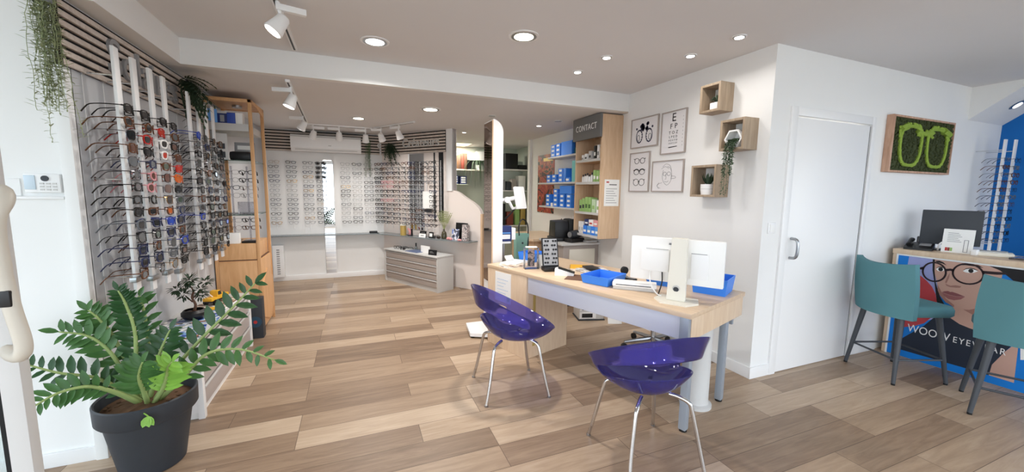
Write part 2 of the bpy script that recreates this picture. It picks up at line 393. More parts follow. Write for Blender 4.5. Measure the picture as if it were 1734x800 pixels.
# light switch on the wall end by the door
t = thing('light_switch', 'white light switch on the wall end beside the plain door', 'switch', (2.86, 1.945, 1.16))
B(-.04, -.008, -.04, .04, 0, .04, .003).build('plate', M['white'], t); B(-.025, -.012, -.028, .025, -.008, .028, .002).build('rocker', M['whitem'], t)
# ------------------------------------------------------------------ left side: slatted fascia, rails of sunglasses
def slats(mb, L, z0, z1, n, F, dep=.02):
    """n boards along 0..L, F(s, off, z) -> point"""
    h = (z1-z0)/n
    mb.use(M['slatback'])
    mb.hexa([F(0, 0, z0), F(L, 0, z0), F(L, .008, z0), F(0, .008, z0), F(0, 0, z1), F(L, 0, z1), F(L, .008, z1), F(0, .008, z1)])
    mb.use(M['slat'])
    for i in range(n):
        a = z0+h*i+h*.0; b = a+h*.6
        mb.hexa([F(0, .008, a), F(L, .008, a), F(L, dep, a), F(0, dep, a), F(0, .008, b), F(L, .008, b), F(L, dep, b), F(0, dep, b)], .0015)
    return mb
t = thing('slat_fascia', 'grey oak slatted fascia with grey lettering above the sunglasses rails', 'wall panel', (-1.235, 2.475, 0))
Fl = lambda s, o, z: Vector((o, s, z))
slats(MB(), 1.80, 1.962, 2.265, 7, Fl, .022).build('slat_board', M['slat'], t)
mx = basis((.030, .36, 2.02), (0, 1, 0), (0, 0, 1), (1, 0, 0))
MB().fit('Solaires', .86, .20, mx, .016).build('lettering', M['grey'], t)
B(.0, -.010, 1.955, .022, 0, 2.27).build('end_strip', M['slatback'], t)

# spectacles: front faces +x, temples run to -x, origin at the bridge
def outline(kind, w, h, n=18):
    P = []
    for i in range(n):
        a = 2*PI*i/n; c, s = math.cos(a), math.sin(a)
        e = {'round': 1.0, 'rect': .55, 'square': .65, 'cat': .75, 'aviator': .8, 'oval': .9}[kind]
        x = math.copysign(abs(c)**e, c)*w/2; z = math.copysign(abs(s)**e, s)*h/2
        if kind == 'aviator': x *= 1.0+.14*(z/h); z -= .02*h
        if kind == 'cat': z += .16*h*max(0, x/w)*2*(1 if z > 0 else .3)
        if kind == 'square' and z < 0: x *= .93
        P.append((x, z))
    return P
def spectacle_meshes(kind, w, h, wire, n=18, K=1.4):
    """returns builders for rim front, one lens per side, one temple per side"""
    th = .0022 if wire else .0055; dz = .0025 if wire else .0045; half = .009+w/2
    rim = MB()
    for sd in (1, -1):
        o = [(sd*(x+half), z) for x, z in outline(kind, w, h, n)]
        i = [(sd*(x*(1-2*th/w)+half), z*(1-2*th/h)) for x, z in outline(kind, w, h, n)]
        wrap = lambda y: -K*y*y
        rim.ring(o, i, lambda y, z: Vector((wrap(y)-dz/2, y, z)), lambda y, z: Vector((wrap(y)+dz/2, y, z)))
    zb = h*.22
    rim.tube([(0, -.012, zb-.002), (.001, 0, zb+.002), (0, .012, zb-.002)], .0016 if wire else .0034, 6)
    ye = half+w/2
    for sd in (1, -1): rim.tube([(-K*ye*ye+.001, sd*(ye-.003), h*.25), (-K*ye*ye-.008, sd*(ye+.004), h*.25)], .002 if wire else .0038, 6)
    lens = []
    for sd in (1, -1):
        m = MB(); o = [(sd*(x*(1-K*th/w)+half), z*(1-K*th/h)) for x, z in outline(kind, w, h, n)]
        m.prism(o, lambda y, z: Vector((-K*y*y-.0012, y, z)), lambda y, z: Vector((-K*y*y+.0012, y, z)))
        lens.append(m)
    tem = []
    for sd in (1, -1):
        x0 = -K*ye*ye-.007; y0 = sd*(ye+.004)
        pts = bez([(x0, y0, h*.25), (x0-.05, y0, h*.25+.001), (x0-.092, y0-sd*.003, h*.22), (x0-.114, y0-sd*.005, h*.06), (x0-.138, y0-sd*.008, -.026)], 8)
        rr = [.0019 if wire else .0042]*9
        if wire: rr[6:] = [.0022, .0026, .0026]
        else: rr[6:] = [.0044, .0048, .005]
        m = MB(); m.tube(pts, rr, 6, flat=.55 if not wire else 1); tem.append(m)
    return rim, lens, tem
_cache = {}
def sun_mesh(kind, w, h, wire):
    key = (kind, w, h, wire)
    if key not in _cache:
        rim, lens, tem = spectacle_meshes(kind, w, h, wire, 18, 3.2)
        def me(mb, nm):
            o = mb.build(nm, FR['black']); d = o.data; bpy.data.objects.remove(o); return d
        _cache[key] = (me(rim, 'frame'), [me(m, 'lens') for m in lens], [me(m, 'temple') for m in tem])
    return _cache[key]
_mm = {}
def mesh_with(me, m):
    k = (me.name, m.name)
    if k not in _mm:
        c = me.copy(); c.materials.clear(); c.materials.append(m); _mm[k] = c
    return _mm[k]
def sunglasses(kind, w, h, wire, fr, ln, loc, rot, label, group):
    rm, lm, tm = sun_mesh(kind, w, h, wire)
    o = bpy.data.objects.new('sunglasses', mesh_with(rm, FR[fr])); COL.objects.link(o); o.location = loc; o.rotation_euler = rot; o.scale = (1.06, 1.1, 1.1)
    tag(o, label, 'sunglasses', group)
    for x in lm:
        c = bpy.data.objects.new('lens', mesh_with(x, LN[ln])); COL.objects.link(c); c.parent = o
    for x in tm:
        c = bpy.data.objects.new('temple', mesh_with(x, FR[fr])); COL.objects.link(c); c.parent = o
    return o
KINDS = [('square', .058, .046, False), ('aviator', .060, .050, True), ('round', .052, .048, False), ('rect', .060, .042, False), ('cat', .058, .046, False), ('square', .062, .050, False)]
POSTY = [2.64, 2.815, 3.0, 3.17, 3.565, 3.745, 3.915, 4.085]
POSTB = [.85, .82, .815, .79, .79, .795, .80, .805]
special = {(0,3):('square','tortoise','brown'), (0,1):('square','tortoise','dark'), (0,4):('aviator','silver','grey'), (0,5):('round','silver','grey'), (0,11):('square','navy','dark'), (0,12):('square','navy','dark'),
  (1,2):('square','red','dark'), (1,5):('round','rose','brown'), (1,6):('round','rose','brown'), (1,13):('round','silver','grey'), (0,13):('rect','tortoise','grey'),
  (2,0):('square','black','dark'), (2,1):('square','red','red'), (2,2):('square','white','dark'), (2,3):('square','white','red'), (2,4):('square','tortoise','green'), (2,8):('square','tortoise','orange'), (2,9):('square','blue','blue'),
  (3,3):('square','tortoise','brown'), (3,4):('square','red','red'), (3,5):('cat','orange','orange'), (3,11):('square','blue','grey'), (3,8):('square','navy','dark'), (3,9):('square','navy','dark'),
  (4,0):('round','blue','blue'), (4,1):('round','silver','grey'), (7,10):('square','navy','blue'), (6,10):('square','navy','dark'), (4,9):('rect','blue','dark'), (5,3):('aviator','silver','grey')}
rails = []
bracket = None
for p, py in enumerate(POSTY):
    near = 'tall white sunglasses rail, %s from the front of the row' % ORD[p] if p else 'tall white sunglasses rail nearest the front window'
    t = thing('display_rail', near, 'display rail', (-1.10, py, 0), 0, 'white sunglasses rails along the left wall')
    zb, zt = POSTB[p], 2.105-.003*p
    MB().box(-.008, -.024, zb, .006, .024, zt, .002).build('rail', M['white'], t)
    B(-.012, -.05, zb+.055, .018, .035, zb+.082, .003).build('end_clip', M['steel'], t)
    for z in (1.967, 1.445, .93):
        MB().tube([(-.135, 0, z), (-.006, 0, z)], .005, 8).cyl((-.1345, 0, z), (-.125, 0, z), .012).build('support_rod', M['chrome'], t)
    B(-.1345, -.003, .55, -.1325, .003, 1.955).build('wall_strip', M['white'], t)
    for k in range(14):
        z = 1.80-.0655*k-(0.004*p)
        if bracket is None:
            bm_ = MB().tube([(.004, .02, 0), (.03, .02, .004), (.045, .004, .006), (.045, -.006, .006)], .003, 6).box(.004, .014, -.022, .008, .026, .022)
            br = bm_.build('holder', M['chrome'], t, (0, 0, z-.004)); bracket = br
        else:
            br = bracket.copy(); COL.objects.link(br); br.parent = t; br.location = (0, 0, z-.004)
        kd = KINDS[(p*5+k*3+(k*k)//4) % len(KINDS)]
        fr = random.choice(['black', 'black', 'black', 'black', 'tortoise', 'grey', 'navy'] if not kd[3] else ['silver', 'gold', 'grey', 'black'])
        ln = random.choice(['dark', 'dark', 'dark', 'dark', 'grey', 'green', 'brown'])
        if (p, k) in special:
            q = special[(p, k)]; kd = next(x for x in KINDS if x[0] == q[0]); fr, ln = q[1], q[2]
        names = {'square': 'square', 'aviator': 'aviator', 'round': 'round', 'rect': 'narrow', 'cat': 'winged'}
        lab = '%s %s sunglasses, %s from the top on the %s rail from the front' % (fr, names[kd[0]], ORD[k], ORD[p])
        sunglasses(*kd, fr, ln, (-1.048+random.uniform(-.006, .006), py+random.uniform(-.008, .008), z), (R(random.uniform(-2, 2)), R(random.uniform(-3, 5)), R(random.uniform(4, 16))), lab, 'sunglasses on the left wall rails')

# hanging plant at the front end of the fascia
def strands(mb, n, cx, cy, z0, lens, spread, L, W, step=.022, m=None):
    for i in range(n):
        a = random.uniform(0, 2*PI); rr = random.uniform(.2, 1)*spread
        x, y = cx+rr*math.cos(a), cy+rr*math.sin(a)*.7; ln = random.choice(lens)*random.uniform(.75, 1.05); z = z0
        pts = [(cx, cy, z0+.02), (x*.6+cx*.4, y*.6+cy*.4, z0+.03), (x, y, z0-.03)]
        k = int(ln/step); px, py_ = x, y
        for j in range(k):
            px += random.uniform(-.004, .004); py_ += random.uniform(-.004, .004); pts.append((px, py_, z0-.03-j*step))
            for q in range(2):
                b = random.uniform(0, 2*PI)
                mb.leaf((px, py_, z0-.03-j*step), (math.cos(b), math.sin(b), random.uniform(-.2, .7)), (0, 0, 1), L*random.uniform(.7, 1.1), W)
        mb.tube(pts, .0012, 4)
    return mb
t = thing('hanging_vine', 'grey green trailing vine hanging at the front end of the slatted fascia', 'plant', (-1.205, 2.37, 2.24))
MB().lathe([(.03, 0), (.04, .05), (.042, .05), (.034, .006), (.004, .006)], n=16, close=True).build('hanging_cup', M['grey'], t, (0, 0, -.06))
strands(MB(), 34, 0, -.01, -.02, [.25, .38, .5, .6], .042, .032, .006, .017).build('trailing_stems', M['vine'], t, smooth='leaf')
def fern(mb, c, n, L, dirs, W=.03, droop=.6, seg=9):
    for i in range(n):
        d = Vector(random.choice(dirs))+Vector((random.uniform(-.35, .35), random.uniform(-.35, .35), random.uniform(-.3, .3))); d.normalize()
        ll = L*random.uniform(.7, 1.1); pts = []
        for k in range(seg+1):
            s_ = k/seg; p = Vector(c)+d*ll*s_+Vector((0, 0, -droop*ll*s_*s_)); pts.append(p)
        mb.tube(pts, .0015, 4)
        for k in range(2, seg+1):
            dd = (pts[k]-pts[k-1]).normalized(); sd = dd.cross(Vector((0, 0, 1)))
            if sd.length < .1: sd = Vector((1, 0, 0))
            for sg in (1, -1): mb.leaf(pts[k], dd*.6+sd*sg, (0, 0, 1), W*(1.25-k/seg*.7)*2.2, W*.42)
    return mb
o = fern(MB(), (0, 0, 0), 26, .21, [(.5, .2, .2), (.4, .6, -.2), (.4, -.4, -.3), (.5, .3, -.6), (.4, .1, -.9)]).build('fern', M['fern'], loc=(-1.175, 3.68, 2.20), smooth='leaf')
tag(o, 'dark feathery fern tucked at the rear end of the left slatted fascia', 'plant')

# keypad and ledge on the wall at far left
t = thing('alarm_keypad', 'white alarm keypad with round dial on the wall beside the glass door', 'keypad', (-1.36, 2.537, 1.42))
B(-.058, -.022, -.044, .066, 0, .044, .004).build('casing', M['white'], t); B(-.056, -.026, -.03, -.018, -.022, .036, .002).build('screen', mat('pale screen', (198, 214, 226), .2), t)
MB().cyl((.016, -.022, .022), (.016, -.028, .022), .013, n=20).build('dial', M['charcoal'], t)
for i in range(3):
    for j in range(3): B(-.004+i*.022, -.025, -.034+j*.014, .010+i*.022, -.022, -.026+j*.014).build('button', M['lgrey'], t)
struct('trim_9', B(-1.62, 2.515, 1.345, -1.287, 2.537, 1.358, .003).box(-3.0, 2.53, 1.36, -1.44, 2.537, 1.44, .002), M['white'])

# glass entrance leaf with its long pull handle
t = tag(B(-.972, 1.535, 0, -.925, 1.575, 2.2, .003).build('door_1', M['lgrey']), 'glass door leaf with grey stile and cream pull handle', 'door'); t['kind'] = 'structure'
B(-.985, 1.54, .03, -.972, 1.57, 2.2).build('seal_or_gap_shade', M['rubber'], t)
B(-1.75, 1.550, .03, -.985, 1.558, 2.2).build('pane', M['glass'], t)
B(-1.80, 1.535, 0, -1.75, 1.575, 2.2).box(-1.75, 1.535, 0, -.985, 1.575, .03).build('frame', M['lgrey'], t)
hp = bez([(-.945, 1.536, .935), (-.905, 1.49, .932), (-.868, 1.455, .946), (-.860, 1.45, .985), (-.872, 1.45, 1.079), (-.882, 1.45, 1.194), (-.884, 1.45, 1.274), (-.878, 1.45, 1.329), (-.872, 1.47, 1.366), (-.89, 1.50, 1.390), (-.94, 1.536, 1.395)], 44)
h = MB().tube(hp, [.018 if i < 22 else .020 for i in range(45)], 12).build('handle', M['cream'], t); h['label'] = 'cream curved pull handle'
B(-.888, 1.43, 1.085, -.862, 1.455, 1.13, .004).build('lock', M['black'], t)

# ------------------------------------------------------------------ low drawer unit under the rails
UZ = .49
t = thing('drawer_unit', 'low white drawer unit with grey fronts under the sunglasses rails', 'drawer unit', (-1.235, 2.77, 0))
w, l = .335, 1.21
B(.0, 0, .04, w-.012, .02, UZ-.02, .003).build('end_panel', M['white'], t); B(0, l-.02, 0, w-.012, l, UZ-.02, .003).build('end_panel', M['white'], t)
B(0, -.01, UZ-.02, w, l, UZ, .003).build('top', M['lgrey'], t); B(.0, .01, 0, w-.03, l-.02, .06).build('plinth', M['whitem'], t)
B(w-.03, -.004, 0, w+.004, .035, UZ-.02, .003).build('corner_post', M['white'], t); B(w-.03, l-.03, 0, w+.004, l+.004, UZ-.02, .003).build('corner_post', M['white'], t)
for k in range(3):
    z0 = .065+k*.133; dr = B(w-.022, .038, z0, w-.006, l-.034, z0+.118, .003).build('drawer_front', M['glassfront'], t)
    B(w-.006, .04, z0+.112, w+.006, l-.036, z0+.124, .002).build('grip_rail', M['lgrey'], dr)
# magazines on it
def sheet(name, label, loc, rz, sx, sy, th, m, cat, group=None, pages=None):
    o = MB(); o.use(pages or M['paper']); o.cbox((0, 0, th*.45), (sx-.003, sy-.003, th*.9)); o.use(m); o.cbox((0, 0, th*.95), (sx, sy, th*.1)); o.cbox((0, 0, th*.05), (sx, sy, th*.1)); o.cbox((-sx/2+.001, 0, th*.5), (.002, sy, th))
    x = o.build(name, m, loc=loc, rz=R(rz)); tag(x, label, cat, group); return x
def picture_mat(name, cols, scale=9):
    m = bpy.data.materials.new(name); m.use_nodes = True; nt = m.node_tree; b = nt.nodes['Principled BSDF']; b.inputs['Roughness'].default_value = .45
    tc = nt.nodes.new('ShaderNodeTexCoord'); v = nt.nodes.new('ShaderNodeTexNoise'); v.inputs['Scale'].default_value = scale; v.inputs['Distortion'].default_value = 1.2
    cr = nt.nodes.new('ShaderNodeValToRGB'); cr.color_ramp.interpolation = 'CONSTANT'; e = cr.color_ramp.elements
    n = len(cols); e[0].color = srgb(*cols[0]); e[0].position = .0; e[1].color = srgb(*cols[-1]); e[1].position = .62
    for i in range(1, n-1): x = e.new(.36+.26*i/(n-1)); x.color = srgb(*cols[i])
    nt.links.new(tc.outputs['Object'], v.inputs['Vector']); nt.links.new(v.outputs['Fac'], cr.inputs['Fac']); nt.links.new(cr.outputs['Color'], b.inputs['Base Color'])
    return m
pm1 = picture_mat('magazine print blue', [(40, 70, 150), (120, 160, 210), (230, 230, 230), (50, 60, 80), (210, 120, 60)])
pm2 = picture_mat('magazine print grey', [(90, 96, 110), (190, 190, 196), (230, 226, 220), (70, 70, 80)])
pm3 = picture_mat('magazine print brown', [(120, 90, 70), (200, 180, 160), (236, 230, 220), (60, 50, 46)])
sheet('magazine', 'blue magazine at the front corner of the low drawer unit', (-1.02, 2.92, UZ), 12, .21, .28, .012, pm1, 'magazine')
sheet('magazine', 'grey magazine lying against the wall on the low drawer unit', (-1.14, 3.16, UZ), -4, .17, .25, .010, pm2, 'magazine')
sheet('magazine', 'blue magazine under the black bonsai bowl', (-1.03, 3.26, UZ), 5, .23, .30, .014, pm1, 'magazine')
sheet('magazine', 'brown magazine under the yellow toy truck', (-1.03, 3.62, UZ), -8, .22, .30, .020, pm3, 'magazine')
t = thing('bonsai', 'small bushy artificial bonsai in a glossy black bowl on the drawer unit', 'plant', (-1.06, 3.23, UZ+.014))
MB().lathe([(.03, 0), (.055, .008), (.072, .03), (.072, .05), (.058, .066), (.052, .066), (.06, .05), (.055, .04), (.01, .04)], n=28, close=True).build('bowl', M['black'], t)
MB().lathe([(.056, .045), (.03, .05), (.005, .052)], n=16).build('soil', M['soil'], t)
MB().tube(bez([(0, 0, .05), (.012, .0, .10), (-.006, .004, .15), (.006, 0, .20), (-.03, .02, .25)], 12), [.010-.0005*i for i in range(13)], 8).tube([(.004, 0, .15), (.05, -.02, .19)], .004, 6).tube([(-.004, 0, .12), (-.05, .03, .16)], .004, 6).build('trunk', M['brown'], t)
fo = MB()
for c in ((-.03, .03, .26), (.05, -.02, .21), (-.06, .03, .17), (.0, -.03, .28), (.07, .03, .25), (-.08, -.02, .22), (.03, .05, .16)):
    for i in range(46):
        d = Vector((random.gauss(0, 1), random.gauss(0, 1), random.gauss(0, .6))).normalized(); fo.leaf(Vector(c)+d*.02, d, (0, 0, 1), .038, .012)
fo.build('foliage', M['fern'], t, smooth='leaf')
t = thing('toy_truck', 'yellow toy tow truck parked on a magazine beside the bonsai', 'toy', (-1.04, 3.62, UZ+.020), R(72))
B(-.10, -.032, .022, .10, .032, .034, .003).build('chassis', M['black'], t)
MB().box(.0, -.034, .034, .10, .034, .062, .006).hexa([(-.03,-.032,.034),(.03,-.032,.034),(.03,.032,.034),(-.03,.032,.034),(-.025,-.028,.10),(.012,-.028,.10),(.012,.028,.10),(-.025,.028,.10)], .004).build('cab', M['yellow'], t)
B(-.10, -.034, .034, -.03, .034, .056, .003).build('bed', M['yellow'], t)
MB().hexa([(-.02,-.0335,.068),(.016,-.0335,.068),(.008,-.030,.095),(-.02,-.030,.095),(-.02,.0335,.068),(.016,.0335,.068),(.008,.030,.095),(-.02,.030,.095)]).build('window', LN['dark'], t)
MB().tube([(-.04, 0, .056), (-.12, 0, .125)], .005, 6).tube([(-.12, 0, .125), (-.125, 0, .085)], .002, 5).build('crane_arm', M['whitem'], t)
for x in (.062, -.062):
    for y in (-.036, .036):
        wh = MB().cyl((x, y-.009, .02), (x, y+.009, .02), .02, n=20).build('wheel', M['rubber'], t); MB().cyl((x, y-.0105, .02), (x, y+.0105, .02), .010, n=14).build('hub', M['whitem'], wh)
o = MB().cbox((0, 0, .012), (.05, .06, .024), .003).build('small_box', M['yellow'], loc=(-1.02, 3.45, UZ), rz=.3); tag(o, 'small yellow box between the toy truck and the bonsai', 'box')

# ------------------------------------------------------------------ potted plant in the foreground
PX, PY = -1.005, 2.40
t = thing('potted_plant', 'large leafy green plant in a dark grey pot on the floor at front left', 'plant', (PX, PY, 0))
MB().lathe([(.125, 0), (.13, .005), (.172, .275), (.190, .28), (.197, .29), (.199, .372), (.193, .378), (.186, .372), (.178, .30), (.17, .28), (.165, .275), (.01, .27)], n=48, close=True).build('pot', M['potblack'], t)
so = MB()
pr = [(.178, .325), (.14, .332), (.09, .34), (.04, .342), (.004, .343)]
so.lathe(pr, n=28)
for i in range(60):
    a = random.uniform(0, 2*PI); q = random.uniform(.02, .16); so.ico((q*math.cos(a), q*math.sin(a), .338), random.uniform(.006, .014), 1, (1, 1, .5))
so.build('soil', M['soil'], t)
STEMS = [  # path (world), leaf size, material, first leaf fraction
 ([(-1.033,2.40,.335),(-1.093,2.375,.423),(-1.171,2.35,.509),(-1.277,2.325,.562),(-1.36,2.3,.625)], .075, 'leaf', .3),
 ([(-1.029,2.38,.335),(-1.091,2.322,.434),(-1.153,2.265,.503),(-1.221,2.208,.515),(-1.274,2.15,.492)], .07, 'leafm', .35),
 ([(-1.046,2.42,.335),(-1.084,2.415,.463),(-1.137,2.41,.611),(-1.203,2.40,.70),(-1.29,2.38,.738)], .085, 'leafm', .3),
 ([(-1.05,2.44,.335),(-1.078,2.442,.48),(-1.13,2.44,.673),(-1.17,2.43,.768),(-1.20,2.42,.82)], .08, 'leafm', .4),
 ([(-1.03,2.42,.335),(-1.043,2.42,.516),(-1.038,2.42,.699),(-1.057,2.41,.837),(-1.075,2.40,.91)], .066, 'leaf', .3),
 ([(-1.02,2.44,.335),(-1.015,2.47,.54),(-1.02,2.49,.72),(-1.03,2.48,.85),(-1.03,2.46,.84)], .07, 'leafm', .3),
 ([(-1.006,2.42,.335),(-.983,2.425,.43),(-.961,2.43,.54),(-.928,2.435,.63),(-.906,2.44,.68)], .08, 'leaf', .3),
 ([(-.975,2.40,.335),(-.885,2.425,.488),(-.771,2.45,.623),(-.638,2.475,.763),(-.535,2.50,.881)], .10, 'leaf', .42),
 ([(-.955,2.38,.335),(-.847,2.372,.441),(-.738,2.365,.554),(-.595,2.357,.562),(-.436,2.35,.481)], .085, 'leafm', .30),
 ([(-.966,2.36,.335),(-.913,2.32,.416),(-.881,2.29,.489),(-.861,2.26,.547),(-.832,2.23,.585)], .095, 'leafl', .3),
 ([(-.99,2.36,.335),(-.985,2.32,.42),(-.98,2.28,.50),(-.96,2.25,.56),(-.94,2.23,.60)], .09, 'leafm', .3),
]
for pts, L, lm, f0 in STEMS:
    P = [p-Vector((PX, PY, 0)) for p in bez(pts, 26)]
    mb = MB(); mb.use(M['stem']); mb.tube(P, [.0125*(1-.72*i/26) for i in range(27)], 8)
    mb.use(M[lm]); i0 = int(26*f0); tot = 0
    for i in range(i0, 27, 1 if L == .066 else 2):
        dd = (P[min(i+1, 26)]-P[i-1]).normalized(); sd = dd.cross(Vector((.15, -1, .35)).normalized())
        if sd.length < .2: sd = Vector((1, 0, 0))
        sd.normalize(); q = (i-i0)/(26-i0); sz = L*(.75+.5*math.sin(PI*min(1, q+.15)))*.95
        for sg in (1, -1):
            v = sd*sg*.9+dd*.55+Vector((random.uniform(-.15, .15), random.uniform(-.3, .1), random.uniform(-.1, .2)))
            mb.leaf(P[i-(1 if sg < 0 else 0)], v, Vector((.1, -.75, .6)), sz*random.uniform(.9, 1.1), sz*.40)
    mb.leaf(P[-1], P[-1]-P[-2], Vector((0, -.7, .6)), L*.8, L*.32)
    mb.build('stem', M['stem'], t, smooth='leaf')
mb = MB(); mb.use(M['leafl']); mb.tube([(.03, -.15, .33), (.06, -.19, .36), (.08, -.205, .35)], .003, 5)
for a in (-.6, .2, .9): mb.leaf((.08, -.205, .35), (math.sin(a)*.6, -.4, -.8), (0, -1, .2), .05, .03)
mb.build('stem', M['leafl'], t, smooth='leaf')
# ------------------------------------------------------------------ wooden display tower
TX0, TX1, TY0, TY1 = -1.225, -.862, 4.30, 4.835
t = thing('display_tower', 'tall open beech display tower with drawers and glass shelves', 'display cabinet', ((TX0+TX1)/2, (TY0+TY1)/2, 0))
ox, oy = (TX0+TX1)/2, (TY0+TY1)/2
hx, hy = (TX1-TX0)/2, (TY1-TY0)/2
for sx in (-1, 1):
    for sy in (-1, 1):
        B(sx*hx-(.028 if sx > 0 else 0), sy*hy-(.028 if sy > 0 else 0), 0, sx*hx+(.028 if sx < 0 else 0), sy*hy+(.028 if sy < 0 else 0), 2.215, .003).build('post', M['orangew'], t)
MB().box(-hx, -hy, 2.185, hx, -hy+.03, 2.215, .003).box(-hx, hy-.03, 2.185, hx, hy, 2.215, .003).box(hx-.03, -hy, 2.185, hx, hy, 2.215, .003).box(-hx+.01, -hy+.01, 2.19, hx-.01, hy-.01, 2.205).build('top', M['orangew'], t)
MB().prism([(0, 2.185), (.0, 2.13), (.25, 2.185)], lambda a, z: Vector((hx-.012, hy-.03-a, z)), lambda a, z: Vector((hx-.002, hy-.03-a, z))).build('corner_brace', M['orangew'], t)
lo = B(-hx+.006, -hy+.006, .05, hx-.006, hy-.006, .722, .003).build('lower_cupboard', M['orangew'], t)
B(-hx+.03, -hy-.002, .06, hx-.03, -hy+.008, .715, .002).build('door', M['orangew'], lo)
side = MB().prism([(-hy+.03, .1), (0, .02), (hy-.03, .1), (hy-.03, .42), (0, .55), (-hy+.03, .42)], lambda y, z: Vector((hx-.008, y, z+.05)), lambda y, z: Vector((hx+.002, y, z+.05)))
side.build('side_inlay', M['orangew'], t)
B(-hx+.03, -hy+.0, .732, hx-.03, hy-.03, .885, .003).build('drawer', M['orangew'], t)
B(-hx+.02, -hy+.012, .72, hx-.02, hy-.03, .733).build('shadow_gap', M['brown'], t)
for z in (1.15, 1.655): B(-hx+.02, -hy+.01, z, hx-.02, hy-.01, z+.008).build('glass_shelf', M['glassg'], t)
B(-hx+.028, -hy+.005, 1.925, hx-.03, hy-.02, 1.99, .003).build('tray_shelf', M['lgrey'], t)
MB().cyl((.02, -.03, 2.17), (.02, -.03, 2.19), .04, n=20).build('puck_light', M['steel'], t)
def boxo(name, label, cat, c, sz, m, rz=0, bev=.003, group=None, parts=()):
    o = MB().box(-sz[0]/2, -sz[1]/2, 0, sz[0]/2, sz[1]/2, sz[2], bev).build(name, m, loc=c, rz=R(rz)); tag(o, label, cat, group)
    for nm, b, pm in parts: B(*b).build(nm, pm, o)
    return o
zt = 1.99
boxo('carton', 'pale blue carton at the wall end of the tower tray', 'box', (-1.175, 4.36, zt), (.07, .10, .12), M['skyblue'], 12)
boxo('carton', 'navy carton with a grey stripe on the tower tray', 'box', (-1.10, 4.39, zt), (.075, .09, .09), M['navy'], 0, parts=[('stripe', (-.016, -.0465, .015, .016, -.045, .075), M['grey'])])
boxo('carton', 'violet blue carton on the tower tray beside the white one', 'box', (-1.03, 4.38, zt), (.065, .09, .10), M['bindark'], 0)
boxo('carton', 'white carton at the outer end of the tower tray', 'box', (-.968, 4.37, zt), (.055, .08, .10), M['paper'], 0)
boxo('carton', 'pale grey carton stacked on the navy carton', 'box', (-1.10, 4.39, zt+.09), (.08, .085, .022), M['lgrey'], 0)
o = MB().box(-.09, -.04, 0, .09, .04, .085, .028).build('spectacle_case', M['black'], loc=(-.985, 4.40, 1.663)); tag(o, 'rounded black spectacle case on the upper glass shelf of the tower', 'case')
def card(name, label, cat, c, w, h, m, rz=0, tilt=8, th=.004, prints=(), group=None, stand=None):
    """a standing card leaning back; face looks to local -y"""
    mx = RX(-tilt)
    o = MB().cbox((0, 0, h/2), (w, th, h), 0, mx)
    foot = min((mx @ Vector((0, y, 0))).z for y in (-th/2, th/2))
    o = o.build(name, m, loc=(c[0], c[1], c[2]-foot), rz=R(rz)); tag(o, label, cat, group)
    for nm, (x0, z0, x1, z1), pm in prints: B(x0, -th/2-.0012, z0, x1, -th/2+.0002, z1, 0, mx).build(nm, pm, o)
    return o
card('display_card', 'white display card with dark pictures on the upper tower shelf by the rails', 'card', (-1.125, 4.345, 1.663), .10, .24, M['lgrey'], 12, 4, prints=[('picture', (-.03, .02, .03, .075), M['charcoal']), ('picture', (-.03, .10, .03, .15), M['charcoal'])])
card('display_card', 'wide grey display card behind the black case on the tower', 'card', (-1.0, 4.60, 1.663), .17, .19, M['grey'], 0, 6, prints=[('lettering_block', (-.06, .12, .06, .16), M['paper'])])
# spectacles inside the tower
_eg = {}
def eye_mesh(kind, w, h, wire, fr):
    key = (kind, wire, fr)
    if key not in _eg:
        rim, lens, tem = spectacle_meshes(kind, w, h, wire, 12)
        for m in lens: m.bm.free()
        for m in tem:
            me = bpy.data.meshes.new('x'); m.bm.to_mesh(me); m.bm.free(); rim.bm.from_mesh(me); bpy.data.meshes.remove(me)
        o = rim.build('eyeglasses', FR[fr]); _eg[key] = o.data; bpy.data.objects.remove(o)
    return _eg[key]
EK = [('rect', .056, .040, True), ('square', .057, .045, False), ('round', .051, .048, True), ('oval', .055, .043, False), ('cat', .057, .045, False), ('rect', .057, .041, False), ('square', .056, .047, True)]
def eyeglasses(kd, fr, loc, rot, label, group):
    o = bpy.data.objects.new('eyeglasses', eye_mesh(*kd, fr)); COL.objects.link(o); o.location = loc; o.rotation_euler = rot
    return tag(o, label, 'eyeglasses', group)
kn = {'rect': 'narrow', 'square': 'square', 'round': 'round', 'oval': 'oval', 'cat': 'winged'}
for sh, zs, rows in (('middle', 1.30, 4), ('lower', .90, 2)):
    for cidx, cx in enumerate((-1.115, -.985)):
        y = 4.56
        st = thing('spectacle_stand', 'clear %s stand of eyeglasses in the %s bay of the tower' % (('wall side', 'outer side')[cidx], sh), 'stand', (cx, y, zs-.141 if sh == 'middle' else .885), 0, 'spectacle stands in the tower')
        hgt = .46 if sh == 'middle' else .24
        B(-.05, -.04, 0, .05, .05, .008).build('base', M['acrylic'], st); B(-.008, .0, .008, .008, .006, hgt, .002).build('upright', M['acrylic'], st)
        for k in range(rows):
            kd = EK[(k*2+cidx*3) % 7]
            z = (1.56-.075*k) if sh == 'middle' else (1.09-.075*k)
            eyeglasses(kd, random.choice(['black', 'tortoise', 'grey', 'black']), (cx, y-.01, z), (0, 0, R(-90)), '%s eyeglasses %s from the top on the %s stand in the %s tower bay' % (kn[kd[0]], ORD[k], ('wall side', 'outer side')[cidx], sh), 'eyeglasses in the display tower')
boxo('clear_holder', 'clear acrylic holder block on the middle shelf of the tower', 'holder', (-.96, 4.36, 1.158), (.13, .05, .12), M['acrylic'])
boxo('carton', 'white carton on the wooden drawer of the tower', 'box', (-1.09, 4.36, .885), (.12, .07, .10), M['paper'], 4)
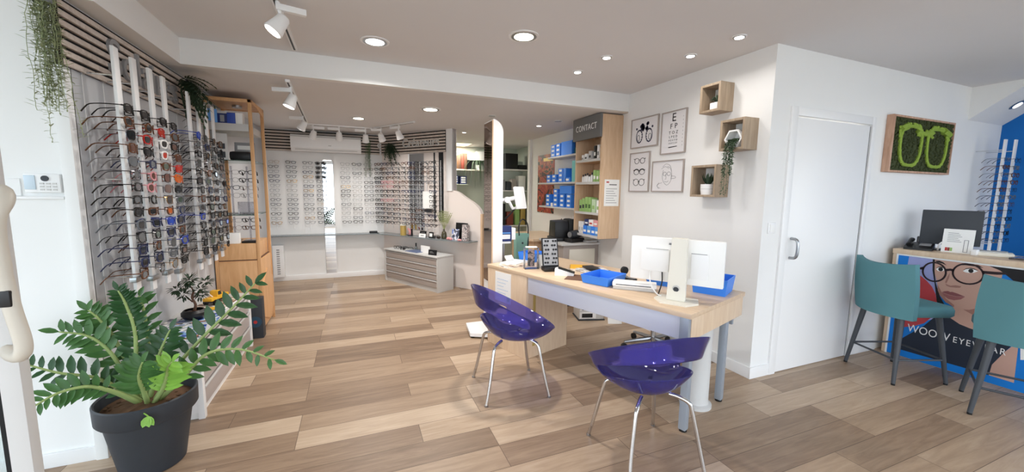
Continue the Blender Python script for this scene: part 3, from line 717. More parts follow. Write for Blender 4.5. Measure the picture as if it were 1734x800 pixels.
boxo('spectacle_case', 'flat black case on the wooden drawer of the tower', 'case', (-.955, 4.37, .885), (.12, .07, .02), M['black'], -6, .006)
t = boxo('picture_box', 'dark box with a round blue fan picture on the floor before the tower', 'box', (-.905, 4.20, 0), (.12, .10, .385), M['charcoal'], 0)
MB().cyl((0, -.052, .16), (0, -.0495, .16), .052, n=28).build('round_picture', mat('dark teal print', (44, 74, 96), .4), t)
MB().cyl((.0, -.053, .16), (.0, -.0515, .16), .016, n=16).build('centre_print', M['red'], t)

# ------------------------------------------------------------------ back wall
t = thing('slat_fascia', 'grey oak slatted fascia across the back wall behind the air conditioner', 'wall panel', (-1.235, 6.70, 0))
slats(MB(), 1.62, 1.962, 2.265, 7, lambda s_, o, z: Vector((s_, -o, z)), .02).build('slat_board', M['slat'], t)
MB().text('e', .13, basis((1.58, -.03, 2.075), (1, 0, 0), (0, 0, 1), (0, -1, 0)), .012).build('lettering', M['white'], t)
t = thing('slat_fascia', 'grey oak slatted fascia with small lettering on the angled wall', 'wall panel', A0, 0)
slats(MB(), LT-.12, 1.962, 2.265, 7, lambda s_, o, z: dA*s_+nA*o+Vector((0, 0, z)), .02).build('slat_board', M['slat'], t)
tm = basis(dA*.50+nA*.026+Vector((0, 0, 2.055)), dA, (0, 0, 1), nA)
MB().fit('Cr\u00e9ateurs', .74, .13, tm, .014).build('lettering', M['lgrey'], t)
t = thing('air_conditioner', 'long white wall air conditioner under the rear track lights', 'air conditioner', (-.37, 6.66, 1.958))
MB().prism([(0, .235), (-.155, .232), (-.178, .20), (-.178, .05), (-.13, .0), (0, 0)], lambda y, z: Vector((-.475, y, z)), lambda y, z: Vector((.475, y, z))).build('casing', M['white'], t)
B(-.42, -.165, .018, .42, -.14, .026, .002, ).build('flap', M['lgrey'], t); B(-.475, -.1795, .205, .475, -.177, .209).build('seam', M['grey'], t)
B(.02, -.181, .085, .06, -.178, .091).build('badge', M['grey'], t)
# long mirror with small lamp over it
t = thing('wall_mirror', 'narrow tall frameless mirror between the columns of eyeglasses', 'mirror', (-.385, 6.70, 0))
B(-.075, -.012, .05, .075, -.002, 1.84).build('glass', M['mirror'], t); B(-.06, -.055, 1.845, .06, 0, 1.875, .004).build('lamp_cover', M['white'], t); B(-.055, -.05, 1.842, .055, -.01, 1.846).build('lamp_strip', M['lampw'], t)
o = B(-1.20, 6.50, .700, .33, 6.699, .712, .001).build('glass_shelf', M['frost']); tag(o, 'long frosted glass shelf under the eyeglasses on the back wall', 'shelf')
boxo('spectacle_case', 'black spectacle case on the frosted shelf at the back wall', 'case', (.25, 6.56, .712), (.12, .05, .036), M['black'], 0, .006)
t = thing('panel_heater', 'white slotted panel heater low on the back wall beside the tower', 'heater', (-1.10, 6.70, 0))
B(-.075, -.085, .075, .075, -.002, .56, .006).build('casing', M['white'], t)
for k in range(12): B(-.02, -.088, .12+k*.033, .02, -.084, .135+k*.033).build('slot', M['grey'], t)
o = strands(MB(), 13, 0, 0, 0, [.3, .42, .55, .6], .07, .03, .008, .02).build('trailing_plant', M['leafm'], loc=(.215, 6.57, 2.19), smooth='leaf'); tag(o, 'green trailing plant hanging right of the air conditioner', 'plant')
o = fern(MB(), (0, 0, 0), 24, .20, [(.3, -.5, -.3), (.6, -.3, -.5), (.2, -.5, -.9), (.5, -.4, -.9), (-.2, -.6, -.4)]).build('fern', M['fern'], loc=(.50, 6.45, 2.13), smooth='leaf'); tag(o, 'dark drooping fern in the corner of the rear slatted fascias', 'plant')
# eyeglasses columns
BX = [-1.085, -.875, -.665, -.50, -.145, .035, .19, .345]
BX = [-1.10, -.875, -.655, -.475, -.135, .035, .205, .365]
def row_z(k, zt=1.795, st=.0695): return zt-st*k
for c, x in enumerate(BX):
    o = MB().box(-.004, -.008, .80, .004, -.001, 1.84).build('spectacle_rail', M['white'], loc=(x, 6.70, 0))
    tag(o, 'slim white spectacle rail, %s from the left on the back wall' % ORD[c], 'display rail', 'slim rails on the back wall')
    for k in range(14):
        kd = EK[(c*5+k*3+k*k//3) % 7]; fr = random.choice(['grey', 'black', 'grey', 'gold', 'grey', 'navy', 'black', 'navy'] if c not in (5, 6, 7) else ['black', 'grey', 'tortoise', 'navy', 'black', 'black'])
        loc = (x+random.uniform(-.005, .005), 6.655, row_z(k)); rot = (R(random.uniform(-2, 2)), R(random.uniform(-3, 3)), R(-90+random.uniform(-4, 4)))
        if c == 3 and k < 4:
            sunglasses('aviator' if k % 2 else 'round', .058, .048, False, 'black', 'dark', loc, rot, 'dark sunglasses, %s from the top, beside the narrow mirror' % ORD[k], 'sunglasses beside the back wall mirror')
        else:
            eyeglasses(kd, fr, loc, rot, '%s %s eyeglasses, %s from the top on the %s back wall rail' % (fr, kn[kd[0]], ORD[k], ORD[c]), 'eyeglasses on the back wall')
# angled wall: white and mirrored backing panels, columns of frames
t = thing('backing_panel', 'mirrored backing panel behind the eyeglasses on the angled wall', 'panel', A0)
MB().prism([(.62, .80), (.92, .80), (.92, 1.95), (.62, 1.95)], lambda a, z: dA*a+nA*.002+Vector((0, 0, z)), lambda a, z: dA*a+nA*.008+Vector((0, 0, z))).build('mirror_glass', M['mirror'], t)
MB().prism([(.60, .80), (.62, .80), (.62, 1.955), (.60, 1.955)], lambda a, z: dA*a+nA*.0+Vector((0, 0, z)), lambda a, z: dA*a+nA*.012+Vector((0, 0, z))).build('edge', M['white'], t)
for i, (a, b) in enumerate(((1.12, 1.14), (1.22, 1.30))):
    o = MB().prism([(a, .95), (b, .95), (b, 1.955), (a, 1.955)], lambda s_, z: pa(s_, z, .002), lambda s_, z: pa(s_, z, .010)).build('dark_strip', M['blackm']); tag(o, ('thin', 'wide')[i]+' dark upright strip on the angled wall under the lettering', 'panel')
AC_ = [.10, .24, .38, .52, .70, .84, .98, 1.12, 1.26]
ang = math.atan2(nA.y, nA.x)
for c, s_ in enumerate(AC_):
    p = pa(s_, 0, 0)
    o = MB().box(-.001, -.004, .80, .007, .004, 1.84).build('spectacle_rail', M['white'], loc=pa(s_, 0, .012), rz=ang)
    tag(o, 'slim white spectacle rail, %s from the back corner on the angled wall' % ORD[c], 'display rail', 'slim rails on the angled wall')
    for k in range(14):
        if c in (6, 7) and 5 <= k <= 9: continue
        kd = EK[[1, 3, 4, 5, 1, 6][(c*4+k*5+k*k//2) % 6]]; fr = random.choice(['black', 'black', 'grey', 'tortoise', 'black', 'navy', 'black'])
        if c in (1, 2) and k in (4, 5, 8): fr = 'rose'
        loc = pa(s_, row_z(k, 1.80, .0693), .19); rot = (R(random.uniform(-2, 2)), R(random.uniform(-3, 4)), ang+R(random.uniform(-6, 6)))
        eyeglasses(kd, fr, loc, rot, '%s %s eyeglasses, %s from the top on the %s angled wall rail' % (fr, kn[kd[0]], ORD[k], ORD[c]), 'eyeglasses on the angled wall')
o = MB().box(-.004, -.10, 0, 0, .10, .25).build('notice_card', M['paper'], loc=pa(1.05, 1.14, .07), rz=ang); tag(o, 'white notice card hung among the eyeglasses on the angled wall', 'card')
B(-.004, -.07, -.055, .001, .07, -.012).build('clip', M['charcoal'], o)

# shelf and drawer chest on the angled wall
o = MB().prism([(-.02, .70), (LA-.05, .70), (LA-.05, .712), (-.02, .712)], lambda a, z: pa(a, z, .004), lambda a, z: pa(a, z, .21)).build('glass_shelf', M['frost']); tag(o, 'frosted glass shelf along the angled wall above the drawer chest', 'shelf')
SZ = .712
def aw(s_, off, z): return pa(s_, z, off)
azr = math.degrees(math.atan2(dA.y, dA.x))    # local x along the wall, local -y towards the shop
CH = .505
c0 = Vector((.39, 6.27, 0)); c1 = Vector((1.005, 5.20, 0)); cd_ = (c1-c0).normalized(); CL = (c1-c0).length; crz = math.atan2(cd_.y, cd_.x)
t = thing('drawer_chest', 'low grey drawer chest standing before the angled wall', 'drawer unit', c0, crz)
CD = .30
B(0, 0, 0, .03, CD, CH-.02, .002).build('side_panel', M['lgrey'], t); B(CL-.02, 0, 0, CL, CD, CH-.02, .002).build('side_panel', M['lgrey'], t)
B(-.005, -.012, CH-.02, CL+.005, CD, CH, .003).build('top', M['lgrey'], t); B(.03, .02, 0, CL-.02, CD-.02, .06).build('plinth', M['lgrey'], t)
B(.03, .03, .06, CL-.02, CD-.01, CH-.02).build('body', M['lgrey'], t)
for k in range(4):
    z0 = .065+k*.104; dr = B(.032, .008, z0, CL-.022, .03, z0+.088, .002).build('drawer_front', M['taupe'], t); B(.034, -.002, z0+.085, CL-.024, .016, z0+.095, .002).build('grip_rail', M['lgrey'], dr)
def ch(x, y): return (t.matrix_basis @ Vector((x, y, CH)))
bpy.context.view_layer.update()
Mt = Matrix.Translation(c0) @ Matrix.Rotation(crz, 4, 'Z')
def ch(x, y): return Mt @ Vector((x, y, CH))
o = thing('perfume_bottle', 'small clear bottle with black cap on the drawer chest', 'bottle', ch(.50, .22))
B(-.018, -.018, 0, .018, .018, .05, .004).build('bottle', M['glass'], o); MB().cyl((0, 0, .05), (0, 0, .062), .008).cyl((0, 0, .062), (0, 0, .105), .011).build('cap', M['black'], o)
o = MB().box(-.14, -.10, 0, .14, .10, .006, .001).build('display_mat', mat('speckled blue mat', (96, 108, 140), .5, noise=.6, nscale=60), loc=ch(.62, .13), rz=crz); tag(o, 'speckled blue mat on top of the drawer chest', 'mat')
eyeglasses(EK[1], 'black', ch(.20, .08)+Vector((0, 0, .021)), (0, 0, crz-PI/2), 'black eyeglasses lying at the far end of the drawer chest', None)
sunglasses('round', .05, .044, False, 'black', 'dark', ch(.36, .07)+Vector((0, 0, .024)), (0, 0, crz-PI/2), 'small dark sunglasses on the drawer chest beside the blue mat', None)
o = B(-.005, -.10, .0, .0, .10, .10).build('display_card', M['paper'], loc=ch(.82, .14), rz=crz+PI*.5); tag(o, 'white card standing behind the black plaque on the drawer chest', 'card')
card('plaque', 'black plaque with faint lettering at the front end of the drawer chest', 'sign', ch(CL-.17, .06), .15, .075, M['black'], math.degrees(crz)+8, 8, .006, prints=[('lettering_block', (-.045, .03, .025, .036), M['grey']), ('lettering_block', (-.045, .045, .0, .05), M['grey'])])
# shelf objects
o = thing('gold_tin', 'tall gold tin with a lid at the far end of the angled shelf', 'tin', aw(.58, .12, SZ)); MB().lathe([(.045, 0), (.046, .004), (.046, .15)], n=28).build('can', M['gold'], o); MB().lathe([(.051, .15), (.051, .165), (.047, .17)], n=28).build('lid', M['offwhite'], o)
o = thing('figurine', 'pink leaping figurine on a dark base beside the gold tin', 'figurine', aw(.72, .12, SZ), R(azr))
MB().lathe([(.035, 0), (.035, .01), (.01, .014)], n=20).build('base', M['black'], o)
MB().tube(bez([(0, 0, .012), (.01, 0, .05), (-.005, 0, .085), (-.04, 0, .11)], 10), [.012, .013, .015, .017, .019, .02, .02, .018, .016, .013, .010], 10).tube([(.0, 0, .08), (.05, 0, .115)], [.011, .005], 8).tube([(.005, 0, .04), (-.045, 0, .03)], [.011, .005], 8).build('body', M['pink'], o)
B(.035, -.01, 0, .055, .01, .11, .004).build('backdrop', M['black'], o)
card('sign_card', 'black sign card with pale lettering on the angled shelf', 'sign', aw(.96, .09, SZ), .13, .085, M['black'], azr, 10, .006, prints=[('lettering_block', (-.035, .055, .035, .062), M['grey'])])
card('sign_card', 'white sign card leaning before the black one on the angled shelf', 'sign', aw(1.02, .165, SZ), .13, .055, M['paper'], azr, 12, .006, prints=[('lettering_block', (-.03, .02, .03, .034), M['grey'])])
t = card('photo_frame', 'small black frame with a pale print on the angled shelf', 'frame', aw(1.17, .14, SZ), .085, .085, M['black'], azr, 8, .010, prints=[('print', (-.028, .018, .028, .066), M['paper'])])
o = sunglasses('round', .055, .044, False, 'black', 'dark', aw(1.30, .17, SZ+.023), (0, 0, ang), 'folded dark sunglasses lying before the vase', None)
t = thing('vase', 'small dark bottle vase holding dried grass on the angled shelf', 'vase', aw(1.38, .09, SZ))
MB().lathe([(.03, 0), (.038, .006), (.04, .06), (.03, .095), (.014, .115), (.013, .135), (.017, .138)], n=24).build('bottle', mat('smoked glass', (74, 70, 52), .1), t)
g = MB(); g.use(M['stem'])
for i in range(16):
    a = -1.0+2.0*i/15; tip = Vector((math.cos(R(azr))*a*.13, math.sin(R(azr))*a*.13-.02, .30+.07*math.cos(a)+random.uniform(-.03, .03)))
    P = bez([(0, 0, .12), tip*.5+Vector((0, 0, .06)), tip], 8); g.tube(P, .0016, 4)
    for k in range(4, 9):
        for sg in (1, -1): g.leaf(P[k], Vector((sg*math.cos(R(azr)), sg*math.sin(R(azr)), .9)), nA, .04, .007)
g.build('dried_grass', mat('dried grass', (150, 156, 112), .8), t, smooth='leaf')
card('postcard', 'blue mountain picture card on the angled shelf', 'card', aw(1.60, .11, SZ), .13, .155, picture_mat('mountain print', [(70, 76, 96), (230, 230, 236), (120, 140, 196), (70, 100, 176)], 14), azr, 8, .006)
card('black_box', 'flat black box standing at the back of the angled shelf', 'box', aw(1.66, .045, SZ), .19, .24, M['black'], azr, 4, .03)
card('patterned_box', 'tall patterned box at the near end of the angled shelf', 'box', aw(1.79, .12, SZ), .09, .225, picture_mat('speckle print', [(60, 60, 70), (190, 180, 180), (220, 216, 214), (110, 80, 80), (200, 190, 190)], 40), azr, 4, .05)
o = MB().tube(bez([(-.05, 0, .02), (-.02, .01, .026), (.02, -.005, .024), (.05, .0, .02)], 10), [.014, .018, .02, .02, .018, .018, .02, .02, .018, .014, .010], 12).build('pink_case', M['pink'], loc=aw(1.56, .18, SZ-.002), rz=R(azr)); tag(o, 'soft pink case lying before the blue picture card', 'case')
o = MB().tube(bez([(-.03, 0, .015), (0, .006, .02), (.03, 0, .015)], 8), [.010, .014, .015, .016, .016, .015, .014, .012, .008], 10).build('pink_ornament', M['pink'], loc=aw(1.74, .185, SZ-.002), rz=R(azr)); tag(o, 'little pink ornament before the patterned box', 'ornament')

# ------------------------------------------------------------------ ceiling lights
def downlight(c, rr, label, glow, power=0, group=None, col=(1, .96, .91)):
    t = thing('downlight', label, 'ceiling light', c, 0, group)
    MB().ring([(rr*1.32*math.cos(2*PI*i/32), rr*1.32*math.sin(2*PI*i/32)) for i in range(32)], [(rr*1.02*math.cos(2*PI*i/32), rr*1.02*math.sin(2*PI*i/32)) for i in range(32)], lambda x, y: Vector((x, y, 0)), lambda x, y: Vector((x, y, -.006))).build('rim', M['white'], t)
    MB().ring([(rr*1.1*math.cos(2*PI*i/32), rr*1.1*math.sin(2*PI*i/32)) for i in range(32)], [(rr*.84*math.cos(2*PI*i/32), rr*.84*math.sin(2*PI*i/32)) for i in range(32)], lambda x, y: Vector((x, y, -.003)), lambda x, y: Vector((x, y, -.008))).build('baffle', M['steel'], t)
    MB().cyl((0, 0, -.009), (0, 0, -.001), rr*.84, n=32).build('lens', glow, t)
    if power:
        L = bpy.data.lights.new('downlight_lamp', 'AREA'); L.shape = 'DISK'; L.size = rr*1.6; L.energy = power; L.color = col; L.spread = R(150)
        lo = bpy.data.objects.new('downlight_lamp', L); COL.objects.link(lo); lo.location = (c[0], c[1], c[2]-.02)
downlight((.164, 3.05, ZC), .075, 'large round ceiling light nearest the track spot', M['lampw'], DL)
downlight((1.093, 2.54, ZC), .078, 'large round ceiling light over the violet chairs', M['lamp'], DL)
for c, l in (((1.848, 2.66, ZC), 'small ceiling spot nearest the middle of the main ceiling'), ((2.405, 2.37, ZC), 'small ceiling spot above the framed prints'), ((2.415, 1.97, ZC), 'small ceiling spot nearest the door wall'), ((1.838, 3.07, ZC), 'small ceiling spot beside the ceiling step')): downlight(c, .035, l, M['lampw'], DL*.12)
downlight((.779, 4.32, ZL), .085, 'bright round light on the lower ceiling nearest the step', M['lamp'], DL*1.0)
downlight((.065, 5.23, ZL), .07, 'round warm light on the lower ceiling before the air conditioner', M['lamp'], DL*1.0)
downlight((2.28, 4.75, ZL), .035, 'small lit spot on the lower ceiling before the contact cabinet', M['lampw'], DL*.1)
downlight((2.344, 4.344, ZL), .04, 'unlit steel spot on the lower ceiling by the contact cabinet', M['steel'])
downlight((1.496, 4.376, ZL), .035, 'unlit small spot on the lower ceiling over the tall mirror', M['steel'])
downlight((1.536, 5.77, ZL), .03, 'small lit spot on the lower ceiling above the scroll wall', M['lampw'])
t = thing('ceiling_lamp', 'square yellowish light panel in the back office ceiling', 'ceiling light', (1.80, 7.25, ZL)); B(-.22, -.24, -.012, .22, .24, 0).build('frame', M['white'], t); B(-.2, -.22, -.016, .2, .22, -.011).build('diffuser', M['panelglow'], t); L = bpy.data.lights.new('panel_lamp', 'AREA'); L.size = .4; L.energy = DL*1.6; L.color = (1, .97, .84); lo = bpy.data.objects.new('panel_lamp', L); COL.objects.link(lo); lo.location = (1.80, 7.25, ZL-.03)
# track lights
def track(pts, label):
    a, b = Vector(pts[0]), Vector(pts[1]); d_ = (b-a); L_ = d_.length
    t = thing('light_track', label, 'light track', a, math.atan2(d_.y, d_.x))
    B(0, -.017, -.02, L_, .017, 0, .002).build('rail', M['white'], t); B(.02, -.006, -.0215, L_-.02, .006, -.0195).build('slot', M['black'], t)
track([(-.37, .9, ZC), (-.385, 3.44, ZC)], 'white light track along the main ceiling at the left')
track([(-.475, 3.66, ZL), (-.555, 5.75, ZL)], 'white light track running back along the lower ceiling')
track([(-.56, 5.95, ZL), (.24, 5.95, ZL)], 'white light track in front of the air conditioner')
track([(.27, 5.93, ZL), (.72, 5.14, ZL)], 'white light track parallel to the angled wall')
def spot(c, ztrack, head_dir, side, label, power=0):
    """c = centre of the lamp head"""
    t = thing('track_spot', label, 'track light', c, 0, 'white track spots')
    d_ = Vector(head_dir).normalized(); sd = Vector(side).normalized(); top = ztrack-.02-c[2]
    a = -d_*.055; b = d_*.055
    L = bpy.data.lights.new('track_lamp', 'SPOT'); L.energy = DL*.6; L.spot_size = R(100); L.spot_blend = .8; L.shadow_soft_size = .04; L.color = (1, .97, .93)
    lo = bpy.data.objects.new('track_lamp', L); COL.objects.link(lo); lo.location = Vector(c)+d_*.07; lo.rotation_euler = d_.to_track_quat('-Z', 'Y').to_euler()
    MB().tube([a, a+d_*.01, Vector((0, 0, 0)), b-d_*.004, b], [.026, .034, .04, .05, .046], 20).build('head', M['white'], t)
    MB().tube([b-d_*.0045, b+d_*.001], .042, 20).build('lens', M['lampw'], t)
    q = Vector((0, 0, top)); ex = sd; ey = Vector((0, 0, 1)).cross(ex); bm_ = Matrix((ex, ey, Vector((0, 0, 1)))).transposed().to_4x4(); bm_.translation = q
    B(-.01, -.016, -.045, .14, .016, -.012, .003, bm_).build('driver_box', M['white'], t)
    MB().tube([q+Vector((0, 0, 0)), q+Vector((0, 0, -.03))], .012, 8).tube([q+Vector((0, 0, -.02)), -d_*.03], .010, 8).build('arm', M['white'], t)
spot((-.365, 2.60, 2.315), ZC, (-.55, -.15, -.8), (1, .25, 0), 'track spot nearest the viewer on the main ceiling')
spot((-.475, 3.82, 2.14), ZL, (-.35, -.1, -.9), (-1, .2, 0), 'track spot just behind the ceiling step')
spot((-.545, 5.25, 2.145), ZL, (-.5, .2, -.85), (-1, .1, 0), 'track spot midway along the lower ceiling track')
spot((-.50, 5.95, 2.13), ZL, (-.3, .3, -.9), (1, .1, 0), 'track spot above the left end of the air conditioner')
spot((-.18, 5.95, 2.13), ZL, (0, .4, -.9), (-1, .1, 0), 'track spot above the middle of the air conditioner')
spot((.16, 5.95, 2.12), ZL, (0, .4, -.9), (-1, .1, 0), 'track spot above the right end of the air conditioner')
spot((.36, 5.77, 2.13), ZL, (.3, .5, -.8), (-.6, .3, 0), 'track spot beside the hanging plant')
spot((.56, 5.42, 2.13), ZL, (.4, .3, -.85), (-.6, .6, 0), 'track spot nearest the slatted lettering on the angled wall')
# ------------------------------------------------------------------ back office glimpsed behind
o = B(1.50, 7.38, 1.795, 2.40, 7.598, 1.818, .002).build('wall_shelf', M['offwhite']); tag(o, 'pale shelf high on the back office wall over the scroll wall', 'shelf')
t = thing('spray_bottle', 'slim yellow and white bottle at the left end of the office shelf', 'bottle', (1.80, 7.47, 1.818)); MB().lathe([(.03, 0), (.032, .01), (.032, .13), (.014, .17)], n=18).build('bottle', M['yellow'], t); MB().lathe([(.014, .17), (.016, .25), (.01, .26)], n=14).build('cap', M['white'], t)
for i, (x, m, h, nm) in enumerate(((1.875, M['brown'], .27, 'brown binder at the left of the office shelf row'), (1.935, M['rust'], .30, 'rust binder in the middle of the office shelf row'), (1.995, M['brown'], .30, 'brown binder next to the black box on the office shelf'))):
    boxo('binder', nm, 'binder', (x, 7.48, 1.818), (.055, .2, h), m, group='binders on the office shelf')
boxo('box', 'black box at the right of the binders on the office shelf', 'box', (2.08, 7.48, 1.818), (.09, .16, .18), M['black'])
t = thing('spider_plant', 'drooping dark spider plant at the right end of the office shelf', 'plant', (2.27, 7.45, 1.818)); MB().lathe([(.04, 0), (.055, .08), (.058, .09), (.05, .09), (.01, .07)], n=20).build('pot', M['white'], t)
g = MB()
for i in range(26):
    a = random.uniform(PI*.9, PI*2.1); L_ = random.uniform(.2, .4); dd = Vector((math.cos(a), math.sin(a)*.6, 0)); P = bez([(0, 0, .08), dd*L_*.4+Vector((0, 0, .18)), dd*L_*.8+Vector((0, 0, .08)), dd*L_+Vector((0, 0, -.12-.25*random.random()))], 10); g.tube(P, [.006, .008, .009, .009, .008, .008, .007, .006, .005, .003, .001], 4, flat=.3)
g.build('leaves', M['fern'], t)
t = thing('white_box', 'white box lying on top of the spider plant end of the wall', 'box', (2.32, 7.53, 2.02)); B(-.08, -.06, 0, .08, .065, .16, .003).build('carton', M['white'], t); B(-.20, -.06, -.018, .22, .068, 0, .002).build('shelf_board', M['white'], t)
for i, x in enumerate((1.80, 1.965)):
    b = boxo('storage_bin', ('left', 'right')[i]+' of two blue label bins under the office shelf', 'box', (x, 7.52, 1.545-.012*i), (.13, .15, .155), M['navy'], group=None)
    for k in range(3): B(-.045, -.078, .025+k*.043, .045, -.0745, .052+k*.043).build('label_strip', M['paper'], b)
o = B(1.70, 7.42, 1.52, 2.06, 7.598, 1.533, .002).build('wall_shelf', M['wallsage']); tag(o, 'narrow grey shelf carrying the two blue label bins', 'shelf')
# shelf bay behind the mirror column
t = thing('shelf_rack', 'white wall shelves with packed goods behind the tall mirror', 'shelf', (2.62, 7.12, 0))
for z in (.75, 1.425, 1.825): B(-.12, -.18, z-.022, .52, .16, z, .002).build('shelf_board', M['white'], t)
B(-.12, .15, .0, .52, .17, 2.0).build('back_panel', M['wallsage'], t)
boxo('printer_carton', 'large black machine on the top white shelf behind the mirror', 'box', (2.80, 7.10, 1.825), (.26, .2, .30), M['black'], 0, .01)
boxo('black_tray', 'flat black machine beside the large one on the top white shelf', 'box', (3.03, 7.10, 1.825), (.17, .2, .09), M['black'], 0, .01)
for i, (x, w, h, m, l) in enumerate(((2.62, .10, .20, M['grey'], 'grey carton at the hidden end of the middle white shelf'), (2.74, .09, .17, M['charcoal'], 'charcoal carton on the middle white shelf'), (2.85, .09, .22, M['taupe'], 'taupe carton on the middle white shelf'), (3.02, .14, .28, M['paper'], 'large white carton at the right of the middle white shelf'))):
    boxo('carton', l, 'box', (x, 7.08, 1.425), (w, .16, h), m)
for i, (x, w, h, m, l) in enumerate(((2.62, .12, .42, M['blackm'], 'black bundle at the hidden end of the lower white shelf'), (2.78, .13, .26, M['rust'], 'rust coloured box on the lower white shelf'), (2.93, .09, .40, M['green'], 'pale green file box on the lower white shelf'), (3.05, .10, .44, M['gold'], 'straw coloured file box at the right of the lower white shelf'))):
    boxo('file_box', l, 'box', (x, 7.08, .75), (w, .16, h), m)

# ------------------------------------------------------------------ tall mirror column on its floor plate
t = thing('measuring_column', 'tall white column with bronze mirror side and round top on a floor plate', 'mirror column', (1.2, 3.47, 0))
prof = [(0, .05), (.10, .05), (.10, 1.95)]+[(.10*math.cos(a)*1.0, 1.95+.115*math.sin(a)) for a in [R(x) for x in range(10, 80, 10)]]+[(0.012, 2.068), (0, 2.068)]
MB().prism(prof, lambda x, z: Vector((x, 0, z)), lambda x, z: Vector((x, .26, z))).build('column', M['white'], t)
B(-.006, .006, .52, .001, .254, 2.055).build('mirror_face', M['bronze'], t)
B(-.009, -.002, .06, .002, .006, 2.06).build('edge_trim', M['maple'], t)
pl = MB().prism([(-.22, .0), (-.05, -.09), (.06, -.06), (.10, .0), (.10, .30), (-.18, .30)], lambda x, y: Vector((x, y, .018)), lambda x, y: Vector((x, y, .05))).build('floor_plate', M['white'], t)
for x, y in ((-.19, .02), (-.03, -.06), (.07, .0), (-.15, .26), (.07, .26)): MB().cyl((x, y, 0), (x, y, .02), .018, n=14).build('rubber_foot', M['rubber'], pl)
MB().tube([(.10, .05, 1.325), (.16, .05, 1.325)], .016, 10).tube([(.16, .05, 1.325), (.16, .02, 1.325)], .03, 14).tube([(.17, .03, 1.32), (.22, .04, 1.24), (.26, .05, 1.25)], .014, 8).tube([(.17, .03, 1.33), (.27, .05, 1.35)], .02, 8).build('arm', M['white'], t)
tb = MB().cbox((0, 0, 0), (.030, .14, .22), .01, T(.295, .04, 1.345) @ RZ(-62) @ RY(-12)); tb.build('tablet_case', M['white'], t)
MB().tube(bez([(.25, .05, 1.24), (.20, .07, 1.18), (.16, .10, 1.13)], 8), .008, 6).build('cable', M['black'], t)
# sanitiser stand and hanging bag
t = thing('leaflet_stand', 'slim stand with a navy and white box beside the tall mirror', 'stand', (1.385, 3.66, 0))
MB().lathe([(.075, 0), (.075, .012), (.02, .018)], n=24).build('base', M['blackm'], t); MB().cyl((0, 0, .015), (0, 0, .90), .012, n=12).build('pole', M['steel'], t)
B(-.066, -.05, .905, .066, .04, 1.06, .004).build('holder_box', M['navy'], t); B(-.05, -.0525, .93, .05, -.0495, .975).build('label_strip', M['paper'], t); B(-.052, -.052, .985, .052, -.0495, .997).build('label_strip', M['skyblue'], t); B(.068, -.05, .92, .11, .03, 1.04, .003).build('card_side', M['paper'], t); B(-.055, -.06, .885, .055, .03, .904, .003).build('tray', M['white'], t)
t = thing('gift_bag', 'sage green paper bag with a black loop handle behind the desk', 'bag', (1.82, 4.22, .56)); MB().hexa([(-.075,-.04,0),(.075,-.04,0),(.075,.04,0),(-.075,.04,0),(-.08,-.045,.35),(.085,-.045,.35),(.085,.045,.35),(-.08,.045,.35)], .002).build('bag', M['tealbag'], t)
MB().tube(bez([(-.045, -.046, .33), (-.045, -.03, .44), (.0, -.02, .52), (.06, -.02, .48), (.075, -.03, .40), (.07, -.046, .2)], 16), .008, 8).build('loop_handle', M['black'], t); MB().cyl((0, -.048, .24), (0, -.0445, .24), .012, n=14).build('emblem', M['charcoal'], t)

t = thing('side_stool', 'dark round side stool carrying the sage green bag behind the desk', 'stool', (1.82, 4.22, 0)); MB().lathe([(.13, .53), (.14, .54), (.14, .555), (.13, .56)], n=28).build('seat', M['brown'], t)
for k in range(4): MB().tube([(.09*math.cos(k*PI/2+.5), .09*math.sin(k*PI/2+.5), .535), (.13*math.cos(k*PI/2+.5), .13*math.sin(k*PI/2+.5), 0)], .012, 10).build('leg', M['brown'], t)
# ------------------------------------------------------------------ right rear wall: poster, shelves with blue bins
o = B(2.792, 5.26, 1.075, 2.7995, 5.82, 1.985).build('wall_poster', picture_mat('red poster print', [(60, 34, 34), (150, 54, 46), (176, 66, 54), (150, 60, 48), (196, 110, 70), (40, 34, 36)], 5)); tag(o, 'dark red picture poster on the wall behind the blue bin shelves', 'poster')
B(2.790, 5.30, 1.88, 2.7925, 5.62, 1.93).build('lettering_block', M['gold'], o)
shz = (1.892, 1.538, 1.20); shl = (5.06, 5.40, 5.32)
for i in range(3):
    o = B(2.58, 4.23, shz[i]-.024, 2.799, shl[i], shz[i], .002).build('wall_shelf', M['lgrey']); tag(o, ('upper', 'middle', 'lower')[i]+' wooden shelf of blue bins on the right rear wall', 'shelf')
def bin_(y, z, w, h, lab, n=1, m=None, label=True, d=.16):
    b = MB(); b.box(0, -w/2, 0, d, w/2, .004); b.box(0, -w/2, .004, .004, w/2, h*.96); b.box(d-.004, -w/2, .004, d, w/2, h*.96); b.box(.004, -w/2, .004, d-.004, -w/2+.004, h*.96); b.box(.004, w/2-.004, .004, d-.004, w/2, h*.96); b.box(.004, -w/2+.004, h*.6, d-.004, w/2-.004, h*.62)
    o = b.build('storage_bin', m or M['bin'], loc=(2.595, y, z)); tag(o, lab, 'storage bin', 'blue bins on the right rear shelves')
    if label: B(-.003, -w*.27, h*.28, .0, w*.27, h*.72).build('label_card', M['paper'], o)
    return o
def stack(y, s, n, w, h, txt):
    for k in range(n): bin_(y, shz[s]+k*h, w, h, 'blue label bin %s from the bottom of the %s' % (ORD[k], txt))
stack(4.935, 0, 3, .125, .056, 'left stack on the upper shelf'); stack(4.79, 0, 3, .125, .058, 'second stack on the upper shelf')
bin_(4.56, shz[0], .28, .185, 'large plain blue bin on the upper shelf', label=False)
